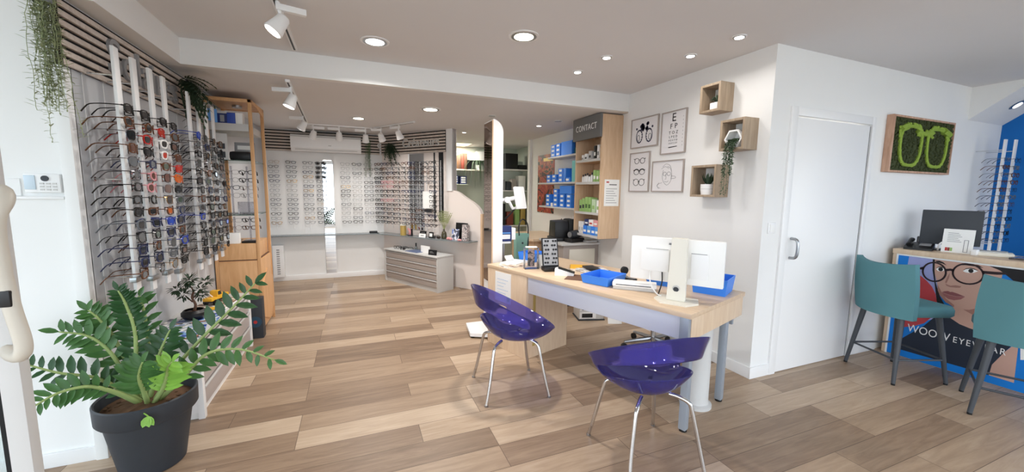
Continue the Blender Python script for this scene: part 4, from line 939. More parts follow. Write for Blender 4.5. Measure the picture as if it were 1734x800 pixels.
boxo('carton', 'small black carton stacked on the green one on the upper shelf', 'box', (2.69, 4.355, shz[0]+.08), (.12, .10, .10), M['black']); boxo('carton', 'small green carton on the upper shelf under a black one', 'box', (2.69, 4.355, shz[0]), (.13, .11, .08), mat('sea green card', (44, 110, 110), .6))
stack(5.05, 1, 2, .12, .056, 'leftmost stack on the middle shelf'); stack(4.89, 1, 2, .12, .056, 'second stack on the middle shelf'); stack(4.70, 1, 3, .12, .062, 'third stack on the middle shelf'); stack(4.51, 1, 1, .13, .06, 'single bin place on the middle shelf')
bin_(4.59, shz[1], .07, .19, 'tall narrow plain blue bin on the middle shelf', label=False)
boxo('carton', 'tall mint green carton at the right of the middle bin shelf', 'box', (2.68, 4.38, shz[1]), (.14, .10, .27), M['tealcard'])
stack(5.06, 2, 3, .12, .058, 'leftmost stack on the lower shelf'); stack(4.83, 2, 4, .12, .062, 'second stack on the lower shelf'); stack(4.645, 2, 3, .125, .06, 'third stack on the lower shelf'); stack(4.465, 2, 3, .125, .06, 'fourth stack on the lower shelf')
bin_(4.555, shz[2]+.183, .31, .11, 'wide plain blue bin on top of two stacks on the lower shelf', label=False)
boxo('carton', 'little white carton between the blue stacks on the lower shelf', 'box', (2.63, 4.955, shz[2]), (.06, .05, .05), M['paper'])
# ------------------------------------------------------------------ contact lens cabinet
t = thing('contact_cabinet', 'tall maple wall cabinet of lens products with a grey name board', 'cabinet', (2.80, 3.66, 0))
X0, Y1 = -.275, .545
B(X0, 0, .882, -.001, .022, 2.262, .002).build('side_panel', M['maple'], t); B(X0, Y1-.022, .882, -.001, Y1, 2.262, .002).build('side_panel', M['maple'], t)
B(-.016, .022, .89, -.001, Y1-.022, 2.26).build('back_panel', M['maple'], t); B(X0+.01, .022, 2.24, -.016, Y1-.022, 2.262).build('top', M['maple'], t)
CZ = (.90, 1.165, 1.515, 1.775)
for z in CZ: B(X0+.006, .022, z-.018, -.016, Y1-.022, z, .001).build('shelf_board', M['maple'], t); 
for z in CZ: B(X0-.002, .022, z-.016, X0+.004, Y1-.022, z+.012).build('price_rail', M['lgrey'], t)
sb = B(X0-.035, -.005, 2.015, X0-.001, Y1+.02, 2.268, .003).build('name_board', M['grey'], t); sb.data.materials[0] = mat('grey sign board', (112, 112, 112), .6)
MB().fit('CONTACT', .43, .070, basis((X0-.0355, Y1-.055, 2.115), (0, -1, 0), (0, 0, 1), (-1, 0, 0)), .006, 1.12).build('lettering', M['white'], sb)
o = B(2.578, 3.654, 1.255, 2.775, 3.6585, 1.552).build('notice_sheet', M['paper']); tag(o, 'white printed notice taped to the side of the maple cabinet', 'notice')
for k in range(7): B(2.60, 3.6535, 1.29+k*.026, 2.745-.02*(k % 3), 3.6545, 1.295+k*.026).build('text_line', M['inkg'], o)
B(2.60, 3.6532, 1.515, 2.635, 3.6545, 1.53).build('print_logo', M['red'], o); B(2.64, 3.6532, 1.49, 2.74, 3.6545, 1.499).build('text_line', M['ink'], o)
def prod(nm, lab, s, px, h, w, m, cat='box', cap=None, back=0, d=.09, rnd=False, z=None, group=None):
    y = 4.125-(px-400)*.00256; z0 = CZ[s]+.001 if z is None else z
    if rnd:
        o = MB().lathe([(w/2, 0), (w/2, h*.7), (w*.22, h*.8), (w*.22, h)], n=16).build(nm, m, loc=(2.565+back+w/2, y, z0))
        if cap: MB().lathe([(w*.26, h*.8), (w*.26, h*1.02)], n=12).build('cap', cap, o)
    else:
        o = MB().box(0, -w/2, 0, d, w/2, h, .001).build(nm, m, loc=(2.555+back, y, z0))
        B(-.001, -w*.34, h*.3, 0, w*.34, h*.55).build('label_strip', cap or M['paper'], o)
    return tag(o, lab, cat, group)
for i, (px, h, w, m, c, l) in enumerate(((412, .075, .035, M['paper'], M['grey'], 'small white carton'), (440, .085, .05, M['white'], M['charcoal'], 'white and charcoal carton'), (474, .11, .055, M['lgrey'], M['charcoal'], 'pale grey carton'), (513, .16, .045, M['black'], M['paper'], 'tall black carton'), (538, .165, .04, M['white'], M['inkg'], 'tall white carton'), (562, .15, .035, M['yellow'], M['brown'], 'yellow carton'))): prod('carton', l+' on the top shelf of the maple cabinet', 3, px, h, w, m, cap=c)
for i, px in enumerate((408, 426, 444, 462, 482)): prod('bottle', 'slim white bottle, %s from the left on the cabinet shelf below the top' % ORD[i], 2, px, .10+.008*(i % 3)+.012*(i == 4), .034, M['white'], 'bottle', M['charcoal'], rnd=True)
for i, px in enumerate((516, 540, 562)): prod('carton', 'green carton, %s of three beside the slim white bottles' % ORD[i], 2, px, .145-.012*(i == 1), .05, M['green'], cap=M['paper'])
for i, (px, h) in enumerate(((408, .15), (432, .17), (458, .185), (484, .18))): prod('carton', 'green patterned carton, %s from the left on the cabinet middle shelf' % ORD[i], 1, px, h, .058, M['green'], cap=M['charcoal'] if i < 2 else M['leafm'])
prod('carton', 'pale green carton before the blue one on the cabinet middle shelf', 1, 516, .16, .07, mat('pale mint card', (190, 214, 178), .6), cap=M['green'])
prod('carton', 'white carton at the right end of the cabinet middle shelf', 1, 552, .15, .055, M['paper'], cap=M['green'])
prod('bottle', 'tall sky blue bottle behind the cartons on the cabinet middle shelf', 1, 540, .235, .07, M['skyblue'], 'bottle', M['white'], back=.10, rnd=True)
for i, px in enumerate((405, 428)): prod('pouch', ('left', 'right')[i]+' white pouch at the far end of the cabinet bottom shelf', 0, px, .15, .05, M['white'], 'pouch', cap=M['lgrey'])
for i, (px, m) in enumerate(((452, M['bin']), (486, M['skyblue']), (520, M['bin']), (550, M['skyblue']))): prod('carton', 'blue carton, %s from the left on the cabinet bottom shelf' % ORD[i], 0, px, .11, .08, m)
for i, (px, m) in enumerate(((464, M['navy']), (500, M['paper']), (538, M['pink']))): prod('carton', ('navy', 'white', 'pink')[i]+' carton stacked on the blue cartons of the cabinet', 0, px, .075, .085, m, cap=M['red'] if i == 1 else M['paper'], z=CZ[0]+.112)
# ------------------------------------------------------------------ rear counter and machines
t = thing('rear_counter', 'grey cabinet counter with a white door below the maple cabinet', 'counter', (2.20, 4.02, 0))
B(.10, .03, .06, .60, .60, .765, .002).build('body', M['taupe'], t); B(.06, 0, .765, .60, .62, .79, .004).build('top', M['lgrey'], t); B(.18, .016, .34, .54, .031, .715, .003).build('door', M['offwhite'], t); B(.10, .05, 0, .60, .55, .06).build('plinth', M['charcoal'], t)
t = thing('rear_counter', 'rounded wooden counter end beside the grey cabinet counter', 'counter', (2.10, 4.645, 0))
cp = [(.69, 0), (.69, 1.0), (.25, 1.0), (.06, .85), (-.02, .6), (-.02, .35), (.02, .1), (.08, 0)]
MB().prism(cp, lambda x, y: Vector((x, y, .745)), lambda x, y: Vector((x, y, .775))).build('top', M['desktop'], t); MB().prism([(x*.9+.05, y*.9+.05) for x, y in cp], lambda x, y: Vector((x, y, 0)), lambda x, y: Vector((x, y, .745))).build('body', M['maple'], t)
t = thing('label_printer', 'bulky black desk machine on the rear counter below the blue bins', 'machine', (2.44, 4.36, .79), R(-10))
MB().box(-.14, -.14, .0, .12, .16, .045, .01).build('base', M['black'], t); MB().hexa([(-.125,-.12,.045),(.06,-.12,.045),(.06,.14,.045),(-.125,.14,.045),(-.12,-.11,.25),(.05,-.11,.26),(.05,.13,.26),(-.12,.13,.25)], .012).build('housing', M['black'], t)
MB().box(.065, -.10, .045, .16, .12, .275, .02).build('side_drum', M['blackm'], t); B(-.16, -.15, 0, -.12, -.06, .03, .004).build('tray', M['blackm'], t)
t = thing('lens_meter', 'small black instrument with barrel on the rear counter under the cabinet', 'instrument', (2.50, 4.15, .79), R(15))
B(-.10, -.06, 0, .13, .06, .05, .008).build('base', M['black'], t); MB().tube([(-.06, 0, .095), (.05, 0, .10), (.12, 0, .10)], [.045, .05, .042], 18).build('barrel', M['charcoal'], t); B(-.03, -.03, .045, .03, .03, .07).build('neck', M['black'], t); MB().cyl((-.063, 0, .095), (-.075, 0, .095), .035, n=18).build('eyepiece', M['steel'], t)
card('white_board', 'plain white board standing between the black machine and the maple cabinet', 'panel', (2.69, 4.36, .79), .15, .30, M['paper'], -28, 2, .006)
boxo('card_tray', 'flat grey card tray on the grey counter under the maple cabinet', 'tray', (2.70, 4.10, .79), (.16, .10, .022), M['lgrey'], 0, .003)
t = thing('wall_socket', 'double white socket on the wall above the black machine', 'socket', (2.80, 4.95, 1.0)); B(-.012, -.07, -.035, -.001, .07, .035, .003).build('plate', M['white'], t)
for y in (-.033, .033): MB().cyl((-.014, y, 0), (-.0115, y, 0), .02, n=16).build('outlet', M['charcoal'], t)
# ------------------------------------------------------------------ consulting desk
DA = Vector((1.113, 3.35, 0)); DR = R(-71.46)
t = thing('desk', 'light wood consulting desk with lavender grey apron and wooden pedestal', 'desk', DA, DR)
DT = .74
B(0, -.004, DT-.03, 1.885, .80, DT, .004).build('top', M['desktop'], t)
ped = MB().box(.004, .0, 0, .53, .515, DT-.03, .003).build('pedestal', M['deskw'], t)
B(.5295, .08, .10, .5335, .108, .64, .001).build('metal_strip', M['gold'], ped)
for z in (.14, .60): MB().cyl((.5335, .094, z), (.5365, .094, z), .009, n=12).build('screw', M['black'], ped)
B(.535, .012, .575, 1.83, .035, DT-.031, .002).build('apron', M['lav'], t)
B(1.845, .03, .575, 1.875, .795, DT-.031, .002).build('end_board', M['deskw'], t)
B(1.82, -.002, .56, 1.872, .03, DT-.001, .004).build('corner_profile', M['alu'], t)
for x, y, z1 in ((1.845, .075, .575), (1.838, .60, .575)):
    lg = MB().box(x-.022, y-.022, .012, x+.022, y+.022, z1, .006).build('leg', M['alu'], t); MB().cyl((x, y, 0), (x, y, .014), .022, n=14).build('foot', M['rubber'], lg)
MB().lathe([(.10, 0), (.10, .02), (.082, .03), (.078, .04), (.078, .56), (.078, DT-.03)], (1.755, .43, 0), 36).build('column_leg', M['lgrey'], t)
B(.53, .76, .50, 1.83, .785, DT-.031, .002).build('rear_rail', M['alu'], t)
Md = Matrix.Translation(DA) @ Matrix.Rotation(DR, 4, 'Z')
def dk(x, y, z=DT): return Md @ Vector((x, y, z))
DD = math.degrees(DR)
# laminated notice on the pedestal
o = MB().box(.12, -.004, .43, .335, -.0005, .695).build('notice_sheet', M['paper']); o.matrix_world = Md; tag(o, 'white decorated notice sheet on the side of the desk pedestal', 'notice')
bl_ = mat('pale print ink', (176, 196, 222), .6)
for k in range(6): B(.15, -.0052, .63-k*.03, .30-.03*(k % 3), -.0035, .634-k*.03).build('text_line', bl_, o)
B(.285, -.0055, .45, .325, -.0035, .49).build('corner_print', mat('pale green print', (180, 214, 180), .6), o)
# things on the desk
t = sheet('paper_stack', 'messy paper stack at the far end of the desk by the mirror', dk(.12, .22), DD+20, .17, .24, .016, M['paper'], 'papers'); 
card('price_card', 'little white label holder lying on the papers at the desk end', 'card', dk(.06, .22, DT+.017), .085, .05, M['paper'], DD+90, 40, .012)
sheet('magazine', 'brown open magazine at the desk end under the label holder', dk(.215, .12), DD-12, .16, .22, .007, pm3, 'magazine')
def tray(name, label, c, rz, L_, W_, H_, m, th=.005):
    t = thing(name, label, 'tray', c, R(rz)); f_ = .012
    MB().box(-L_/2+f_, -W_/2+f_, 0, L_/2-f_, W_/2-f_, .004).build('bottom', m, t)
    b = [(-L_/2+f_, -W_/2+f_), (L_/2-f_, -W_/2+f_), (L_/2-f_, W_/2-f_), (-L_/2+f_, W_/2-f_)]; tp = [(-L_/2, -W_/2), (L_/2, -W_/2), (L_/2, W_/2), (-L_/2, W_/2)]
    mb = MB()
    ti = [(x-math.copysign(th, x), y-math.copysign(th, y)) for x, y in tp]; bi = [(x-math.copysign(th, x), y-math.copysign(th, y)) for x, y in b]
    V = lambda P, z: [mb.bm.verts.new((x, y, z)) for x, y in P]
    a, c_, d_, e_ = V(b, 0), V(tp, H_), V(ti, H_), V(bi, .004)
    for i in range(4):
        j = (i+1) % 4
        for p, q in ((a, c_), (c_, d_), (d_, e_), (e_, a)): mb.face([p[i], p[j], q[j], q[i]])
    mb.build('wall_rim', m, t, smooth=20)
    return t
t = tray('blue_tray', 'blue plastic tray behind the clear stand at the far end of the desk', dk(.11, .46), DD+10, .20, .20, .085, M['bin'])
t = tray('blue_tray', 'open blue plastic tray holding a slip before the white scanner', dk(1.107, .25), DD+6, .23, .27, .062, M['bin'])
o = MB().cbox((0, 0, .002), (.07, .09, .004)).build('slip', M['paper'], loc=dk(1.107, .25, DT+.005), rz=DR+.4); tag(o, 'white slip lying in the open blue tray', 'paper')
t = tray('blue_tray', 'deep blue plastic bin at the right end of the desk beside the monitor', (2.265, 1.905, DT), -62, .22, .25, .11, M['bin'])
t = tray('blue_tray', 'blue plastic tray half hidden behind the monitor foot', dk(1.42, .56), DD+10, .22, .16, .045, M['bin'])
# clear acrylic leaflet stand
t = thing('acrylic_stand', 'clear acrylic stand holding a dark print on the desk', 'stand', dk(.40, .17), DR+R(60))
for x in (-.062, .058): B(x, -.035, .0, x+.004, .035, .185, .001).build('side_plate', M['acrylic'], t)
B(-.062, -.035, .0, .062, .035, .004).build('base', M['acrylic'], t); B(-.03, -.004, .02, .03, .0, .165).build('print_insert', picture_mat('dark portrait print', [(50, 46, 50), (150, 130, 124), (90, 80, 84), (200, 196, 196)], 18), t); B(-.05, -.02, .185, .05, .02, .195, .002).build('top_plate', M['white'], t)
card('white_card', 'blank white card between the clear stand and the black lens board', 'card', dk(.44, .285), .12, .115, M['paper'], DD+55, 6)
# lens sample board
t = thing('lens_board', 'tilted grey board of dark lens samples on a black foot', 'display', dk(.565, .25), DR+R(62))
B(-.075, -.055, 0, .075, .055, .035, .010).build('foot', M['black'], t)
mxb = T(0, .01, .034) @ RX(-14)
B(-.072, -.008, 0, .072, .008, .245, .004, mxb).build('board', M['black'], t); B(-.062, -.0095, .01, .062, -.0075, .236, 0, mxb).build('grey_face', M['grey'], t)
for i in range(2):
    for k in range(6):
        lx, lz = (-.034 if i == 0 else .034)+(.006 if k % 2 else -.004), .032+k*.037
        le = MB()
        for sx in (-.011, .011): le.prism([(lx+sx+.0095*math.cos(a*PI/6), lz+.0085*math.sin(a*PI/6)) for a in range(12)], lambda x, z: mxb @ Vector((x, -.0125, z)), lambda x, z: mxb @ Vector((x, -.009, z)))
        le.build('lens_sample', LN['dark'], t)
# card terminal
t = thing('card_terminal', 'white wedge card terminal with black top beside the lens board', 'card reader', dk(.76, .20), DR+R(40))
MB().prism([(-.075, 0), (.075, 0), (.08, .02), (-.055, .058), (-.075, .05)], lambda x, z: Vector((x, -.035, z)), lambda x, z: Vector((x, .035, z))).build('body', M['white'], t)
MB().prism([(.082, .022), (-.050, .0590), (-.046, .0640), (.084, .028)], lambda x, z: Vector((x, -.03, z)), lambda x, z: Vector((x, .03, z))).build('keypad', M['black'], t)
sheet('brochure', 'pale brochure under the yellow folder on the desk', dk(.70, .54), DD+14, .22, .30, .006, pm3, 'brochure'); sheet('folder', 'yellow folder on the brochure behind the card terminal', dk(.64, .53, DT+.006), DD+40, .16, .20, .006, M['yellow'], 'folder')
sheet('notebook', 'white printed booklet under the black wallet on the desk', dk(.80, .52, DT+.006), DD-20, .18, .24, .010, pm2, 'booklet'); o = MB().box(-.085, -.05, 0, .085, .05, .018, .006).build('wallet', M['black'], loc=dk(.785, .515, DT+.016), rz=DR-.5); tag(o, 'black wallet on the booklet behind the yellow folder', 'wallet')
o = MB().box(-.16, -.10, 0, .16, .10, .003).build('desk_mat', M['brown'], loc=dk(.96, .33), rz=DR+.5); tag(o, 'brown desk mat corner under the open blue tray', 'mat'); o.location = dk(.955, .25, DT)
for ob in bpy.data.objects:
    if ob.get('label') == 'open blue plastic tray holding a slip before the white scanner' or ob.get('label') == 'white slip lying in the open blue tray': ob.location.z += .003
t = thing('webcam', 'small round black speaker behind the open blue tray', 'speaker', dk(1.10, .53)); MB().lathe([(.03, 0), (.03, .008), (.008, .014), (.008, .03)], n=18).build('foot', M['black'], t); MB().tube([(0, .012, .055), (0, -.012, .055)], .030, 20).build('speaker_disc', M['blackm'], t)
t = thing('calculator', 'black calculator beside the round black speaker', 'calculator', dk(1.17, .47), DR); B(-.06, -.04, 0, .06, .04, .014, .004).build('body', M['black'], t); B(-.05, .012, .013, .05, .034, .0155).build('screen', M['grey'], t)
# flat scanner
t = thing('document_scanner', 'flat white document scanner with a dark slot beside the monitor foot', 'scanner', (1.785, 2.135, DT), R(-42))
B(-.14, -.05, 0, .14, .05, .022, .005).build('base', M['lgrey'], t); B(-.145, -.055, .022, .145, .055, .052, .008).build('lid', M['white'], t); B(-.12, -.0565, .034, .11, -.0545, .039).build('slot', M['charcoal'], t)
# monitor
MC = Vector((1.835, 1.80, DT)); MR = R(-56)
t = thing('monitor', 'large white monitor seen from behind on a white foot', 'monitor', MC, MR)   # local x along screen width, local -y towards the viewer
MB().prism([(-.13, -.02), (-.075, -.105), (.075, -.105), (.13, -.02), (.11, .09), (-.11, .09)], lambda x, y: Vector((x, y, 0)), lambda x, y: Vector((x, y, .010))).build('foot', M['offwhite'], t)
MB().hexa([(-.055,-.035,.010),(.055,-.035,.010),(.055,.005,.010),(-.055,.005,.010),(-.045,-.012,.395),(.045,-.012,.395),(.045,.035,.395),(-.045,.035,.395)], .006).build('stand_neck', M['offwhite'], t)
MB().tube([(0, -.0335, .085), (0, -.029, .086)], .022, 20).build('cable_ring', M['lgrey'], t); MB().tube([(0, -.0345, .082), (0, -.03, .083)], .016, 18).build('cable_hole', M['charcoal'], t)
MB().box(-.315, .062, .098, .245, .098, .383, .008).build('housing', M['whitem'], t); B(-.31, .098, .103, .24, .102, .378).build('screen', M['black'], t)
MB().box(-.24, .038, .165, -.065, .062, .31, .008).build('vesa_box', M['whitem'], t); B(-.21, .0365, .31, -.07, .0385, .3135).build('slot', M['grey'], t); B(.06, .052, .14, .16, .0625, .30, .004).build('port_cover', M['white'], t); B(.06, .051, .298, .15, .053, .302).build('slot', M['grey'], t)
MB().tube(bez([(-.18, .05, .165), (-.17, .03, .09), (-.13, .02, .03), (-.10, .03, .012)], 12), .004, 6).build('white_cable', M['white'], t); MB().tube(bez([(-.105, .05, .165), (-.10, .04, .10), (-.115, .04, .03), (-.125, .05, .008)], 12), .004, 6).build('black_cable', M['black'], t)
for z in (.355, .362): B(-.075, .060, z-.012, -.055, .0625, z-.008).build('vent', M['charcoal'], t)
# beneath the desk
t = thing('drawer_box', 'small white two drawer box with dark prints on the floor under the desk', 'box', (2.385, 3.62, 0), R(-16))
B(-.12, -.10, .012, .16, .14, .19, .006).build('casing', M['lgrey'], t)
for k in range(2): q = B(-.115, -.106, .022+k*.084, .07, -.099, .100+k*.084, .003).build('drawer', M['white'], t); B(-.09, -.1075, .035+k*.084, .03, -.1055, .08+k*.084).build('dark_print', M['black'], q)
B(-.13, -.11, 0, .17, .15, .012, .003).build('base', M['charcoal'], t)
o = MB().box(-.075, -.004, 0, .075, .004, .15, .001, RX(-14)).build('paper_board', M['paper'], loc=(2.55, 3.33, .002), rz=R(-20)); tag(o, 'white sheet leaning on the floor under the desk', 'paper')
# office chair behind the desk
t = thing('office_chair', 'office chair with chrome column and steel base under the desk', 'chair', (2.46, 2.66, 0))
MB().cyl((0, 0, .09), (0, 0, .46), .022, n=16).build('column', M['chrome'], t)
for k in range(5):
    a = 2*PI*k/5+.3; c, s_ = math.cos(a), math.sin(a); lg = MB().tube([(c*.02, s_*.02, .10), (c*.15, s_*.15, .085), (c*.26, s_*.26, .068)], [.020, .018, .012], 8).build('leg', M['steel'], t)
    MB().cyl((c*.26-s_*.012, s_*.26+c*.012, .028), (c*.26+s_*.012, s_*.26-c*.012, .028), .028, n=16).build('caster', M['black'], lg)
MB().lathe([(.03, .44), (.20, .46), (.225, .48), (.215, .51), (.12, .525), (.01, .522)], n=32).build('seat', M['blackm'], t)

# ------------------------------------------------------------------ violet acrylic chairs
def chair(label, c, rz):
    t = thing('tub_chair', label, 'chair', c, rz, 'violet acrylic tub chairs')
    Bt = Vector((.01, 0, .372)); N, K = 56, 18
    def rim(ph):
        c_, s_ = math.cos(ph), math.sin(ph); x = .02+.285*c_; y = .285*s_
        z = .606-.158*c_+.0*s_*s_
        return Vector((x, y, z))
    def pt(ph, q):
        r_ = rim(ph); hh = math.sin(q*PI/2)**.82; vv = 1-math.cos(q*PI/2)**1.15
        fl = 1.0
        if q > .8: fl = 1+.05*((q-.8)/.2)**2
        return Vector((Bt.x+(r_.x-Bt.x)*hh*fl, Bt.y+(r_.y-Bt.y)*hh*fl, Bt.z+(r_.z-Bt.z)*vv))
    def shell(f0, f1, p0, p1, nm):
        mb = MB(); g = []
        for i in range(len(f0)):
            pass
    qs = [.06, .16, .26, .36, .45, .52, .57, .65, .74, .80, .85, .90, .95, 1.0]
    mb = MB(); grid = []
    for q in qs: grid.append([mb.bm.verts.new(pt(2*PI*j/N, q)) for j in range(N)])
    ctr = mb.bm.verts.new(Bt)
    for j in range(N): mb.face([ctr, grid[0][j], grid[0][(j+1) % N]])
    for a in range(len(qs)-1):
        for j in range(N):
            ph = 2*PI*(j+.5)/N; back = abs(ph-PI)
            if qs[a] in (.57, .65) and back < R(96): continue
            mb.face([grid[a][j], grid[a][(j+1) % N], grid[a+1][(j+1) % N], grid[a+1][j]])
    o = mb.build('seat_shell', M['violet'], t, smooth='leaf')
    bm = bmesh.new(); bm.from_mesh(o.data); bmesh.ops.recalc_face_normals(bm, faces=bm.faces); bm.to_mesh(o.data); bm.free()
    md = o.modifiers.new('thickness', 'SOLIDIFY'); md.thickness = .006; md.offset = 0
    md = o.modifiers.new('smooth', 'SUBSURF'); md.levels = 1; md.render_levels = 1
    for sx in (-1, 1):
        for sy in (-1, 1):
            P = bez([(sx*.085, sy*.08, .385), (sx*.115, sy*.11, .382), (sx*.150, sy*.145, .365), (sx*.163, sy*.160, .32), (sx*.192, sy*.190, .15), (sx*.222, sy*.212, .004)], 24)
            lg = MB().tube(P, .0105, 12).build('leg', M['chrome'], t); MB().cyl((sx*.222, sy*.212, 0), (sx*.222, sy*.212, .012), .012, n=12).build('foot_cap', M['steel'], lg)
    return t
chair('violet acrylic tub chair standing side on before the desk pedestal', (.993, 2.475, 0), R(-5))
chair('violet acrylic tub chair with its back to the viewer at the desk corner', (1.397, 1.54, 0), R(82))

# ------------------------------------------------------------------ prints on the right wall (plane x = 2.762), u runs along -y
def framed(label, y0, y1, z0, z1):
    t = thing('framed_print', label, 'picture', (2.762, (y0+y1)/2, (z0+z1)/2), 0, 'framed prints on the right wall'); w, h = (y0-y1)/2, (z1-z0)/2; fw = .010
    MB().box(-.018, -w, -h, -.001, -w+fw, h).box(-.018, w-fw, -h, -.001, w, h).box(-.018, -w+fw, -h, -.001, w-fw, -h+fw).box(-.018, -w+fw, h-fw, -.001, w-fw, h).build('frame', M['taupe'], t)
    B(-.010, -w+fw, -h+fw, -.002, w-fw, h-fw).build('print', M['mat_paper'], t); return t
def U(u, v, x=-.0105): return Vector((x, -u, v))
def disc(mb, u, v, r_, n=14, sv=1): mb.prism([(u+r_*math.cos(2*PI*i/n), v+r_*sv*math.sin(2*PI*i/n)) for i in range(n)], lambda a, b: U(a, b, -.0098), lambda a, b: U(a, b, -.0112))
def stroke(mb, pts, r_): mb.tube([U(a, b) for a, b in pts], r_, 5, flat=1)
def circ(u, v, ru, rv, n=24, a0=0, a1=360): return [(u+ru*math.cos(R(a0+(a1-a0)*i/n)), v+rv*math.sin(R(a0+(a1-a0)*i/n))) for i in range(n+1)]
t = framed('framed print of ornamental black spectacles, top left of the four prints', 3.456, 3.054, 1.872, 2.172)
mb = MB()
for q in range(16): disc(mb, random.uniform(-.055, .055), random.uniform(.02, .085), random.uniform(.010, .022))
for sd in (-1, 1):
    for a in range(10):
        th = R(60+a*26); disc(mb, sd*(.072+.042*math.cos(th)), -.035+.062*math.sin(th), .0085)
    stroke(mb, circ(sd*.072, -.035, .044, .066), .004); stroke(mb, circ(sd*.085, -.05, .02, .03), .0025); disc(mb, sd*.115, .045, .012)
mb.build('ornament_print', M['inkn'], t)
t = framed('framed eye test chart with rows of letters, top right of the four prints', 3.012, 2.706, 1.775, 2.166)
mb = MB(); bu = lambda u, v: basis((-.0105, -u, v), (0, -1, 0), (0, 0, 1), (-1, 0, 0))
for txt, sz, v in (('E', .085, .10), ('F P', .052, .035), ('T O Z', .032, -.015), ('L P E D', .024, -.05), ('P E C F D', .019, -.08), ('E D F C Z P', .015, -.105)): mb.text(txt, sz*1.25, bu(0, v), .0015, 1.1, 'CENTER')
mb.prism([(-.05, -.140), (.05, -.134), (.055, -.128), (-.055, -.131)], lambda a, b: U(a, b, -.0098), lambda a, b: U(a, b, -.0112)); mb.build('letter_rows', M['ink'], t)
mb = MB()
for k in range(9): mb.text(str(k+1), .014, bu(.108, .125-.032*k), .0012)
mb.build('row_numbers', M['inkg'], t)
t = framed('framed print of three spectacles stacked, bottom left of the four prints', 3.456, 3.150, 1.419, 1.826)
for k, v in enumerate((.115, .0, -.105)):
    mb = MB(); ru = (.034, .038, .040)[k]; rv = (.028, .026, .034)[k]
    for sd in (-1, 1):
        stroke(mb, circ(sd*.043, v, ru, rv), .0028); stroke(mb, [(sd*.075, v+rv*.7), (sd*.088, v+rv*.8)], .004)
        if k == 1: stroke(mb, circ(sd*.043, v+.004, ru, rv, 10, 20, 160), .006)
    stroke(mb, circ(0, v+.002, .012, .01, 8, 10, 170), .0028); mb.build('spectacle_drawing', M['ink'], t)
t = framed('framed pencil drawing of a bespectacled face, bottom right of the four prints', 3.109, 2.706, 1.420, 1.718)
mb = MB()
for P in ([(-.06, .09), (-.02, .115), (.03, .10), (.05, .06)], [(-.05, .06), (-.062, .0), (-.045, -.05), (0, -.085), (.04, -.06), (.06, -.01), (.05, .06)], [(-.075, .07), (-.03, .09), (.02, .07)], [(.06, .0), (.10, -.005), (.105, -.02), (.06, -.025)], [(-.06, -.06), (-.11, -.075), (-.12, -.10), (-.08, -.115)], [(-.02, .02), (-.01, -.02), (-.025, -.03)], [(-.03, -.05), (0, -.055), (.02, -.045)], [(.0, .09), (.035, .075), (.055, .03), (.05, -.03)], [(-.10, -.06), (-.125, -.09), (-.10, -.12)]): stroke(mb, [tuple(p[:2]) for p in bez([(a, b, 0) for a, b in P], 12)], .0016)
for sd in (-1, 1): stroke(mb, circ(sd*.026-.004, .022, .021, .018), .002)
mb.build('pencil_lines', M['inkg'], t)
# box shelves
def wbox(label, y0, y1, z0, z1):
    t = thing('box_shelf', label, 'shelf', (2.762, (y0+y1)/2, z0), 0, 'oak box shelves on the right wall'); w, h = (y0-y1)/2, z1-z0; d_ = .145; k = .018
    for a, b in ((-w, -w+k), (w-k, w)): B(-d_, a, 0, -.0005, b, h, .001).build('side_board', M['paleoak'], t)
    for a, b in ((0, k), (h-k, h)): B(-d_, -w+k, a, -.0005, w-k, b, .001).build('shelf_board', M['paleoak'], t)
    return z0+k
z1 = wbox('small oak box shelf nearest the ceiling with a tiny pot', 2.452, 2.262, 2.050, 2.268)
z2 = wbox('oak box shelf with the white hexagon planter', 2.240, 2.036, 1.735, 1.964)
z3 = wbox('lowest oak box shelf with the white succulent pot', 2.492, 2.250, 1.382, 1.638)
def pot(t, r0, r1, h, sq=False):
    if sq: MB().hexa([(-r0,-r0,0),(r0,-r0,0),(r0,r0,0),(-r0,r0,0),(-r1,-r1,h),(r1,-r1,h),(r1,r1,h),(-r1,r1,h)], .006).build('pot', M['white'], t)
    else: MB().lathe([(r0, 0), (r1, h*.5), (r1, h), (r1-.006, h), (r1-.008, h*.85), (.004, h*.85)], n=28, close=True).build('pot', M['white'], t)
t = thing('potted_succulent', 'tiny white pot with a dark curled plant in the top box shelf', 'plant', (2.69, 2.35, z1)); pot(t, .036, .036, .06, True); g = MB()
for i in range(9): a = i*.75; P = bez([(0, 0, .058), (math.cos(a)*.03, math.sin(a)*.03, .09+.01*(i % 3)), (math.cos(a)*.052, math.sin(a)*.052, .075)], 6); g.tube(P, [.005, .008, .009, .008, .006, .004, .001], 6, flat=.4)
g.build('leaves', M['fern'], t)
t = thing('hexagon_planter', 'white hexagon planter with long trailing leaves in the middle box shelf', 'plant', (2.675, 2.135, z2))
hx_ = [(.075*math.cos(R(60*i+0)), .0655+.075*math.sin(R(60*i+0))) for i in range(6)]; hi = [(x*.82, .0655+(z-.0655)*.82) for x, z in hx_]
MB().ring(hx_, hi, lambda a, z: Vector((-.045, a, z)), lambda a, z: Vector((.05, a, z))).build('hexagon_frame', M['white'], t); MB().prism(hi, lambda a, z: Vector((.04, a, z)), lambda a, z: Vector((.049, a, z))).build('back', M['white'], t)
g = MB()
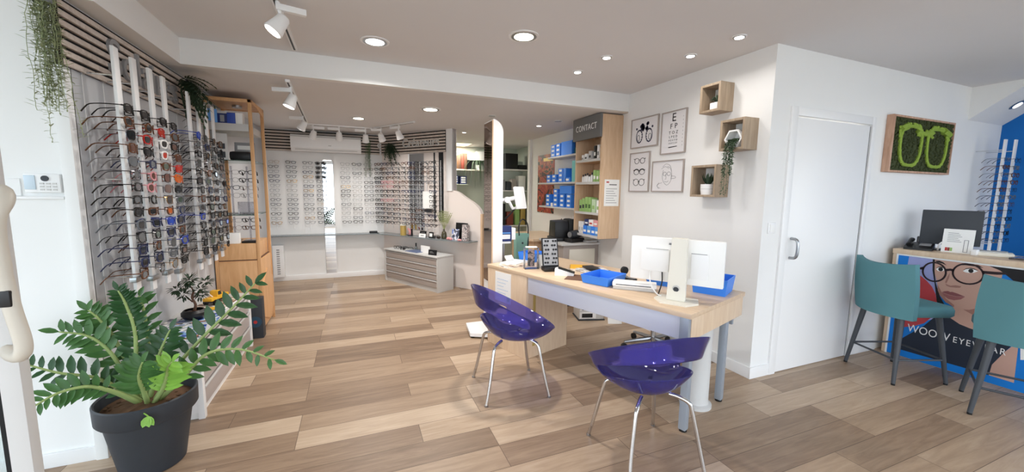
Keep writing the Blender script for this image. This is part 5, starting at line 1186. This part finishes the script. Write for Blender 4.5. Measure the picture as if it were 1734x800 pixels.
for i in range(11):
    y0 = random.uniform(-.04, .035); L_ = random.choice([.12, .2, .26, .34]); P = bez([(0, y0*.6, .06), (-.05, y0, .055), (-.085, y0*1.1, .0), (-.092, y0*1.15, -L_*.5), (-.09, y0*1.2, -L_)], 30); g.tube(P, .0015, 4)
    for q in range(2, 31):
        for sg in range(2): a = random.uniform(0, 2*PI); g.leaf(P[q]+Vector((0, 0, random.uniform(-.006, .006))), (math.cos(a), math.sin(a), random.uniform(-.9, .5)), (0, 0, 1), random.uniform(.014, .024), .012)
g.build('trailing_leaves', mat('dusty green leaf', (84, 104, 78), .6, noise=.25, nscale=60), t, smooth='leaf')
t = thing('potted_succulent', 'round white pot with a spiky succulent in the lowest box shelf', 'plant', (2.685, 2.375, z3)); pot(t, .05, .057, .085); g = MB()
for i in range(15): a = i*2.4; q = .3+.6*(i % 4)/3; g.leaf((math.cos(a)*.01, math.sin(a)*.01, .08), (math.cos(a)*q, math.sin(a)*q, 1.0), (math.cos(a), math.sin(a), 0), .10-.012*(i % 3), .022)
g.build('leaves', M['fern'], t, smooth='leaf'); MB().lathe([(.058, .045), (.0585, .047), (.058, .049)], n=28).build('band', M['lgrey'], t)

# ------------------------------------------------------------------ moss picture on the door wall
t = thing('moss_picture', 'framed moss picture with bright green spectacles on the door wall', 'picture', (4.685, 1.945, 1.85))
w, h = .508, .238
MB().box(-w, -.05, -h, -w+.03, -.001, h, .002).box(w-.012, -.05, -h, w, -.001, h, .002).box(-w+.03, -.05, -h, w-.012, -.001, -h+.016, .002).box(-w+.03, -.05, h-.016, w-.012, -.001, h, .002).build('frame', wood('weathered frame', (170, 130, 104), (206, 168, 144), .6), t)
g = MB().box(-w+.03, -.036, -h+.016, w-.012, -.002, h-.016)
for i in range(900): g.ico((random.uniform(-w+.04, w-.02), -.038, random.uniform(-h+.024, h-.024)), random.uniform(.008, .018), 1, (1, .8, 1))
g.build('moss_bed', M['moss'], t)
g = MB()
def lump(x, z): g.ico((x+random.uniform(-.008, .008), -.052, z+random.uniform(-.008, .008)), random.uniform(.008, .016), 1, (1, .7, 1))
for sd in (-1, 1):
    for i in range(170):
        a = random.uniform(0, 2*PI); e = .6; x = sd*.215+.165*math.copysign(abs(math.cos(a))**e, math.cos(a))*(1+.10*math.sin(a)); z = -.01+.165*math.copysign(abs(math.sin(a))**.8, math.sin(a)); lump(x, z)
        if math.sin(a) > .3: lump(x, z+.016); lump(x+sd*.02*(math.cos(a)*sd > 0), z+.01)
    for i in range(26): lump(sd*(.37+random.uniform(-.01, .035)), .12+random.uniform(-.05, .03))
for i in range(60): lump(random.uniform(-.125, .125), .105+random.uniform(-.02, .025))
for sd in (-1, 1): g.tube([(sd*(.215+.165*math.copysign(abs(math.cos(R(10*i)))**.6, math.cos(R(10*i)))*(1+.10*math.sin(R(10*i)))), -.050, -.01+.165*math.copysign(abs(math.sin(R(10*i)))**.8, math.sin(R(10*i)))) for i in range(37)], .014, 6); g.tube([(sd*.30, -.05, .15), (sd*.40, -.05, .12)], .03, 6)
g.tube([(-.13, -.05, .12), (0, -.05, .105), (.13, -.05, .12)], .016, 6)
g.build('moss_spectacles', M['mossl'], t)

# ------------------------------------------------------------------ bar stools
def stool(label, c, rz):
    t = thing('bar_stool', label, 'bar stool', c, rz, 'teal velvet bar stools')     # front towards +x
    mb = MB(); so_ = [(-.195, -.09), (-.13, -.165), (-.06, -.20), (.19, -.205), (.225, -.17), (.225, .17), (.19, .205), (-.06, .20), (-.13, .165), (-.195, .09)]; rows = []
    for k_, z in ((.93, .515), (1, .535), (1, .575), (.97, .592), (.90, .60)): rows.append([mb.bm.verts.new((x*k_, y*k_, z)) for x, y in so_])
    for a, b in zip(rows, rows[1:]):
        for j in range(10): mb.face([a[j], a[(j+1) % 10], b[(j+1) % 10], b[j]])
    mb.face(rows[0][::-1]); mb.face(rows[-1]); mb.build('seat', M['teal'], t, smooth=50)
    mb = MB(); NX, NZ = 14, 10; A, Bk = [], []
    for k in range(NZ+1):
        z = .50+.41*k/NZ; ra, rb = [], []
        for j in range(NX+1):
            s_ = j/NX*2-1; wz = .228+.012*math.sin(PI*k/NZ)-(.0 if k < NZ-2 else .0); y = s_*wz; bow = .085*(s_*s_); x = -.215-.035*(k/NZ)+bow; zz = z
            if k == NZ: zz += .022*(abs(s_)**2)-.012
            ra.append(mb.bm.verts.new((x-.022, y, zz))); rb.append(mb.bm.verts.new((x+.022, y*.96, zz)))
        A.append(ra); Bk.append(rb)
    for k in range(NZ):
        for j in range(NX): mb.face([A[k][j], A[k][j+1], A[k+1][j+1], A[k+1][j]]); mb.face([Bk[k][j], Bk[k+1][j], Bk[k+1][j+1], Bk[k][j+1]])
    for j in range(NX): mb.face([A[0][j], Bk[0][j], Bk[0][j+1], A[0][j+1]]); mb.face([A[NZ][j], A[NZ][j+1], Bk[NZ][j+1], Bk[NZ][j]])
    for k in range(NZ): mb.face([A[k][0], A[k+1][0], Bk[k+1][0], Bk[k][0]]); mb.face([A[k][NX], Bk[k][NX], Bk[k+1][NX], A[k+1][NX]])
    mb.build('backrest', M['teal'], t, smooth=60)
    ft = {}
    for sx in (-1, 1):
        for sy in (-1, 1):
            a = Vector((sx*.145, sy*.145, .52)); b = Vector((sx*.205, sy*.20, .012)); ft[sx, sy] = (a, b)
            lg = MB().tube([a, b], [.021, .013], 12).build('leg', M['stoolleg'], t); MB().cyl((sx*.205, sy*.20, 0), (sx*.205, sy*.20, .016), .0125, n=12).build('foot_cap', M['rubber'], lg)
    for p, q in (((-1, -1), (-1, 1)), ((-1, 1), (1, 1)), ((1, 1), (1, -1)), ((1, -1), (-1, -1))):
        A_, B_ = [ft[k][0].lerp(ft[k][1], .66) for k in (p, q)]; MB().tube([A_, B_], .008, 8).build('footrest_bar', M['stoolleg'], t)
stool('teal velvet bar stool nearest the door', (3.955, 1.608, 0), R(-20))
stool('teal velvet bar stool cut off by the picture edge', (3.94, .99, 0), R(24))

# ------------------------------------------------------------------ reception counter with the printed poster
t = thing('reception_counter', 'pale wood reception counter with a printed portrait poster on its front', 'counter', (4.43, 1.87, 0))
CW = 1.10
B(.0, -CW, .0, .42, -.0, .905, .003).build('body', M['maple'], t); B(-.015, -CW, .905, .44, .03, .948, .004).build('top', M['deskw'], t); B(-.004, .0, 0, .40, .028, .905, .003).build('side_panel', M['deskw'], t)
MB().box(-.010, -CW, .893, 0, -.0, .905).box(-.010, -.012, .0, 0, 0, .893).build('poster_rail', M['white'], t)
pst = B(-.004, -CW, .004, -.001, -.012, .893).build('poster', M['pblue'], t)
def clip(P, ymin=1.87-CW+.002, ymax=1.856, zmin=.006, zmax=.892): return [(min(max(y, ymin), ymax), min(max(z, zmin), zmax)) for y, z in P]
def art(nm, P, m, k):
    x0, x1 = -.0042-.00025*k, -.0046-.00025*k
    MB().prism(clip(P), lambda y, z: Vector((x0, y-1.87, z)), lambda y, z: Vector((x1, y-1.87, z))).build(nm, m, pst)
art('print_lilac', [(1.789,.892),(1.62,.892),(1.563,.553),(1.522,.429),(1.783,.287),(1.80,.60)], M['lilac'], 0)
art('print_circle', [(1.766,.771),(1.711,.747),(1.662,.708),(1.622,.662),(1.595,.606),(1.581,.548),(1.584,.478),(1.601,.404),(1.64,.342),(1.698,.298),(1.78,.259),(1.79,.5)], M['pred'], 1)
art('print_neck', [(1.484,.56),(1.396,.56),(1.30,.62),(1.262,.523),(1.247,.377),(1.312,.365),(1.382,.37),(1.436,.385),(1.494,.42)], M['skin'], 2)
art('print_neck_shade', [(1.46,.54),(1.30,.62),(1.27,.55),(1.30,.50),(1.38,.50)], M['skind'], 3)
art('print_shirt', [(1.772,.061),(1.77,.158),(1.638,.321),(1.57,.434),(1.494,.437),(1.436,.402),(1.382,.388),(1.295,.372),(1.139,.379),(1.189,.273),(1.24,.15),(1.247,.063),(1.375,.064)], M['navytop'], 4)
art('print_arm', [(1.134,.375),(1.125,.061),(1.247,.063),(1.24,.15),(1.189,.273)], M['skin'], 5)
art('print_face', [(1.636,.892),(1.489,.892),(1.256,.892),(1.262,.794),(1.285,.66),(1.331,.573),(1.396,.531),(1.44,.522),(1.48,.528),(1.53,.556),(1.567,.6),(1.585,.64),(1.592,.69),(1.616,.773),(1.626,.83)], M['skin'], 6)
art('print_hair', [(1.33,.892),(1.10,.892),(1.10,.56),(1.155,.70),(1.198,.80),(1.235,.835),(1.273,.868)], M['ink'], 7)
art('print_hair', [(1.64,.892),(1.627,.892),(1.62,.80),(1.603,.70),(1.567,.593),(1.538,.54),(1.518,.47),(1.553,.46),(1.581,.548),(1.606,.679),(1.632,.80)], M['ink'], 8)
art('print_cheek_shade', [(1.592,.69),(1.585,.64),(1.567,.6),(1.53,.556),(1.48,.528),(1.48,.545),(1.53,.585),(1.56,.63)], M['skind'], 9)
lip = mat('printed upper lip', (138, 84, 86), .5)
art('print_lip', [(1.56,.632),(1.545,.643),(1.526,.650),(1.512,.645),(1.501,.649),(1.47,.642),(1.428,.628),(1.476,.618),(1.523,.622)], lip, 10)
art('print_lip', [(1.56,.630),(1.523,.620),(1.476,.616),(1.428,.626),(1.45,.600),(1.485,.584),(1.518,.586),(1.544,.604)], M['lips'], 10)
art('print_nose', [(1.548,.708),(1.532,.700),(1.516,.696),(1.49,.706),(1.457,.706),(1.462,.692),(1.483,.687),(1.517,.684),(1.538,.690)], M['skind'], 10)
art('print_nose', [(1.530,.80),(1.542,.76),(1.550,.715),(1.540,.712),(1.530,.76)], M['skind'], 10)
for nm, P in (('print_brow', [(1.626,.880),(1.60,.886),(1.575,.876),(1.553,.855),(1.58,.866),(1.615,.872)]), ('print_brow', [(1.49,.868),(1.465,.886),(1.43,.890),(1.385,.888),(1.355,.872),(1.40,.876),(1.45,.876)])): art(nm, P, M['ink'], 10)
for P, I in (([(1.613,.815),(1.602,.828),(1.588,.834),(1.57,.830),(1.557,.822),(1.57,.805),(1.59,.799),(1.603,.802)], (1.585,.817)), ([(1.461,.828),(1.445,.846),(1.42,.854),(1.398,.85),(1.380,.842),(1.40,.826),(1.425,.819),(1.447,.82)], (1.418,.837))):
    art('print_eye', [(y, z+.007) for y, z in P], M['skind'], 10); art('print_eye', P, M['paper'], 11); art('print_iris', [(I[0]+.014*math.cos(R(30*i)), I[1]+.016*math.sin(R(30*i))) for i in range(12)], M['ink'], 12)
    art('print_lash', [P[0]]+P[1:5]+[(y, z+.006) for y, z in P[1:4]][::-1], M['ink'], 13)
def ell(c, ry, rz, n=28): return [(c[0]+ry*math.cos(2*PI*i/n), c[1]+rz*math.sin(2*PI*i/n)) for i in range(n)]
mb = MB(); fx0, fx1 = lambda y, z: Vector((-.0077, y-1.87, z)), lambda y, z: Vector((-.0083, y-1.87, z))
for c, ry, rz_ in (((1.621, .788), .069, .078), ((1.432, .810), .082, .079)): mb.ring(clip(ell(c, ry+.006, rz_+.006)), ell(c, ry-.006, rz_-.006), fx0, fx1)
for P in ([(1.358,.850),(1.249,.858),(1.232,.846),(1.285,.834),(1.356,.828)], [(1.712,.808),(1.688,.820),(1.685,.795),(1.708,.792)], [(1.556,.826),(1.53,.834),(1.510,.832),(1.508,.812),(1.53,.816),(1.553,.806)]): mb.prism(P, fx0, fx1)
mb.build('print_spectacles', mat('printed dark frame', (44, 26, 30), .4), pst)
tx = MB(); tx.fit('WOOW', .262, .068, basis((-.0086, 1.738-1.87, .243), (0, -1, 0), (0, 0, 1), (-1, 0, 0)), .0008); tx.fit('EYEWEAR', .275, .050, basis((-.0086, 1.457-1.87, .246), (0, -1, 0), (0, 0, 1), (-1, 0, 0)), .0008, 1.25); tx.build('print_lettering', M['paper'], pst)
art('print_label', [(1.127,.371),(1.085,.371),(1.085,.253),(1.113,.242)], M['paper'], 10)
# on the counter
KZ = .948
t = thing('counter_monitor', 'dark grey monitor seen from behind on the reception counter', 'monitor', (4.70, 1.66, KZ), R(-66))
B(-.10, -.05, 0, .10, .07, .010, .003).build('foot', M['black'], t); B(-.03, .0, .01, .03, .03, .16, .003).build('neck', M['black'], t); B(-.175, -.015, .05, .175, .02, .345, .006).build('housing', M['charcoal'], t); B(-.17, .02, .055, .17, .023, .34).build('screen', M['black'], t)
t = thing('desk_phone', 'black desk phone at the door end of the reception counter', 'phone', (4.555, 1.785, KZ), R(-75))
MB().prism([(-.09, 0), (.09, 0), (.09, .055), (-.09, .018)], lambda x, z: Vector((-.085, x, z)), lambda x, z: Vector((.085, x, z))).build('base', M['black'], t); MB().tube(bez([(-.055, -.075, .04), (-.058, -.04, .062), (-.058, .04, .082), (-.055, .075, .072)], 12), [.018, .02, .017, .014, .013, .013, .013, .013, .013, .014, .017, .02, .018], 10).build('handset', M['black'], t); MB().prism([(-.02, .036), (.05, .050), (.05, .053), (-.02, .039)], lambda x, z: Vector((.0, x, z)), lambda x, z: Vector((.07, x, z))).build('screen', M['grey'], t)
t = thing('glass_jar', 'small clear jar behind the black desk phone', 'jar', (4.76, 1.84, KZ)); MB().lathe([(.04, 0), (.045, .01), (.045, .09), (.04, .10)], n=24).build('jar', M['acrylic'], t); MB().lathe([(.036, .004), (.036, .05)], n=20).build('contents', M['taupe'], t)
t = card('paper_notice', 'white printed card standing before the counter monitor', 'notice', (4.575, 1.565, KZ), .175, .195, M['paper'], -82, 6, .003)
mx = RX(-6)
for k in range(6): B(-.06, -.0028, .09+k*.014, .02-.01*(k % 3), -.0014, .093+k*.014, 0, mx).build('text_line', M['inkg'], t)
for i, m in enumerate((M['red'], M['rust'], M['green'])): B(-.065+i*.014, -.0028, .012, -.052+i*.014, -.0014, .04, 0, mx).build('print_patch', m, t)
MB().ring([(.035, .01), (.06, .01), (.06, .11), (.035, .11)], [(.038, .013), (.057, .013), (.057, .107), (.038, .107)], lambda x, z: mx @ Vector((x, -.0014, z)), lambda x, z: mx @ Vector((x, -.0028, z))).build('print_outline', M['inkg'], t)
o = MB().tube(bez([(4.60, 1.685, KZ+.006), (4.57, 1.66, KZ+.07), (4.62, 1.60, KZ+.115), (4.66, 1.56, KZ+.12)], 14), .006, 8).build('white_cable', M['white']); tag(o, 'white cable arching before the counter monitor', 'cable')
t = thing('receipt_tray', 'flat white tray of cards at the right of the white notice', 'tray', (4.66, 1.40, KZ), R(-70)); B(-.11, -.07, 0, .11, .07, .028, .004).build('tray', M['offwhite'], t); B(-.10, -.06, .028, .08, .05, .036, .002).build('cards', M['lgrey'], t)
boxo('clear_tray', 'clear shallow tray at the picture edge of the reception counter', 'tray', (4.60, 1.20, KZ), (.16, .14, .014), M['acrylic'])
o = boxo('white_box', 'small white box beside the white notice on the counter', 'box', (4.56, 1.455, KZ), (.05, .03, .045), M['white'])
# rails of glasses by the blue wall
for p, (x, y) in enumerate(((5.79, 1.76), (6.01, 1.76))):
    t = thing('display_rail', ('left', 'right')[p]+' slim white spectacle rail beside the blue wall', 'display rail', (x, y, 0), 0, 'white spectacle rails by the blue wall')
    B(-.022, -.008, .86, .022, .006, 1.96+.01*p, .002).build('rail', M['white'], t)
    for z in (1.86, .95): MB().tube([(0, .184, z), (0, .004, z)], .005, 8).build('support_rod', M['chrome'], t)
    B(-.05, -.05, .86, .05, .05, .868, .002).build('foot_plate', M['white'], t)
    for k in range(12):
        kd = EK[(k*3+p*2) % 7]; eyeglasses(kd, random.choice(['black', 'grey', 'tortoise', 'grey']), (x, y-.035, 1.768-.0715*k), (0, 0, R(-90+random.uniform(-5, 5))), '%s eyeglasses, %s from the top on the %s rail beside the blue wall' % (kn[kd[0]], ORD[k], ('left', 'right')[p]), 'eyeglasses beside the blue wall')
    B(-.06, -.06, 0, .06, .06, .86, .003).build('pillar', M['blue'], t)
t = thing('downlight', 'tilted steel spot in the right soffit over the blue wall', 'ceiling light', (5.90, 1.76, 2.293)); t.rotation_euler = (R(-37.5), 0, 0); MB().lathe([(.055, 0), (.055, -.006), (.04, -.012)], n=28).build('rim', M['steel'], t); MB().lathe([(.034, -.004), (.034, -.0135)], n=24).build('lens', M['lampw'], t)

# ------------------------------------------------------------------ daylight and exposure
w = bpy.data.worlds.new('daylight'); SC.world = w; w.use_nodes = True
bg = w.node_tree.nodes['Background']; bg.inputs['Color'].default_value = (.82, .91, 1.0, 1); bg.inputs['Strength'].default_value = WORLD
SC.view_settings.view_transform = 'Standard'; SC.view_settings.look = 'None'; SC.view_settings.gamma = 1; SC.view_settings.use_curve_mapping = False
SC.view_settings.exposure = EXPO
try:
    SC.cycles.max_bounces = 10; SC.cycles.diffuse_bounces = 5; SC.cycles.glossy_bounces = 4; SC.cycles.transparent_max_bounces = 16; SC.cycles.caustics_reflective = False; SC.cycles.caustics_refractive = False; SC.cycles.sample_clamp_indirect = 6
except Exception: pass
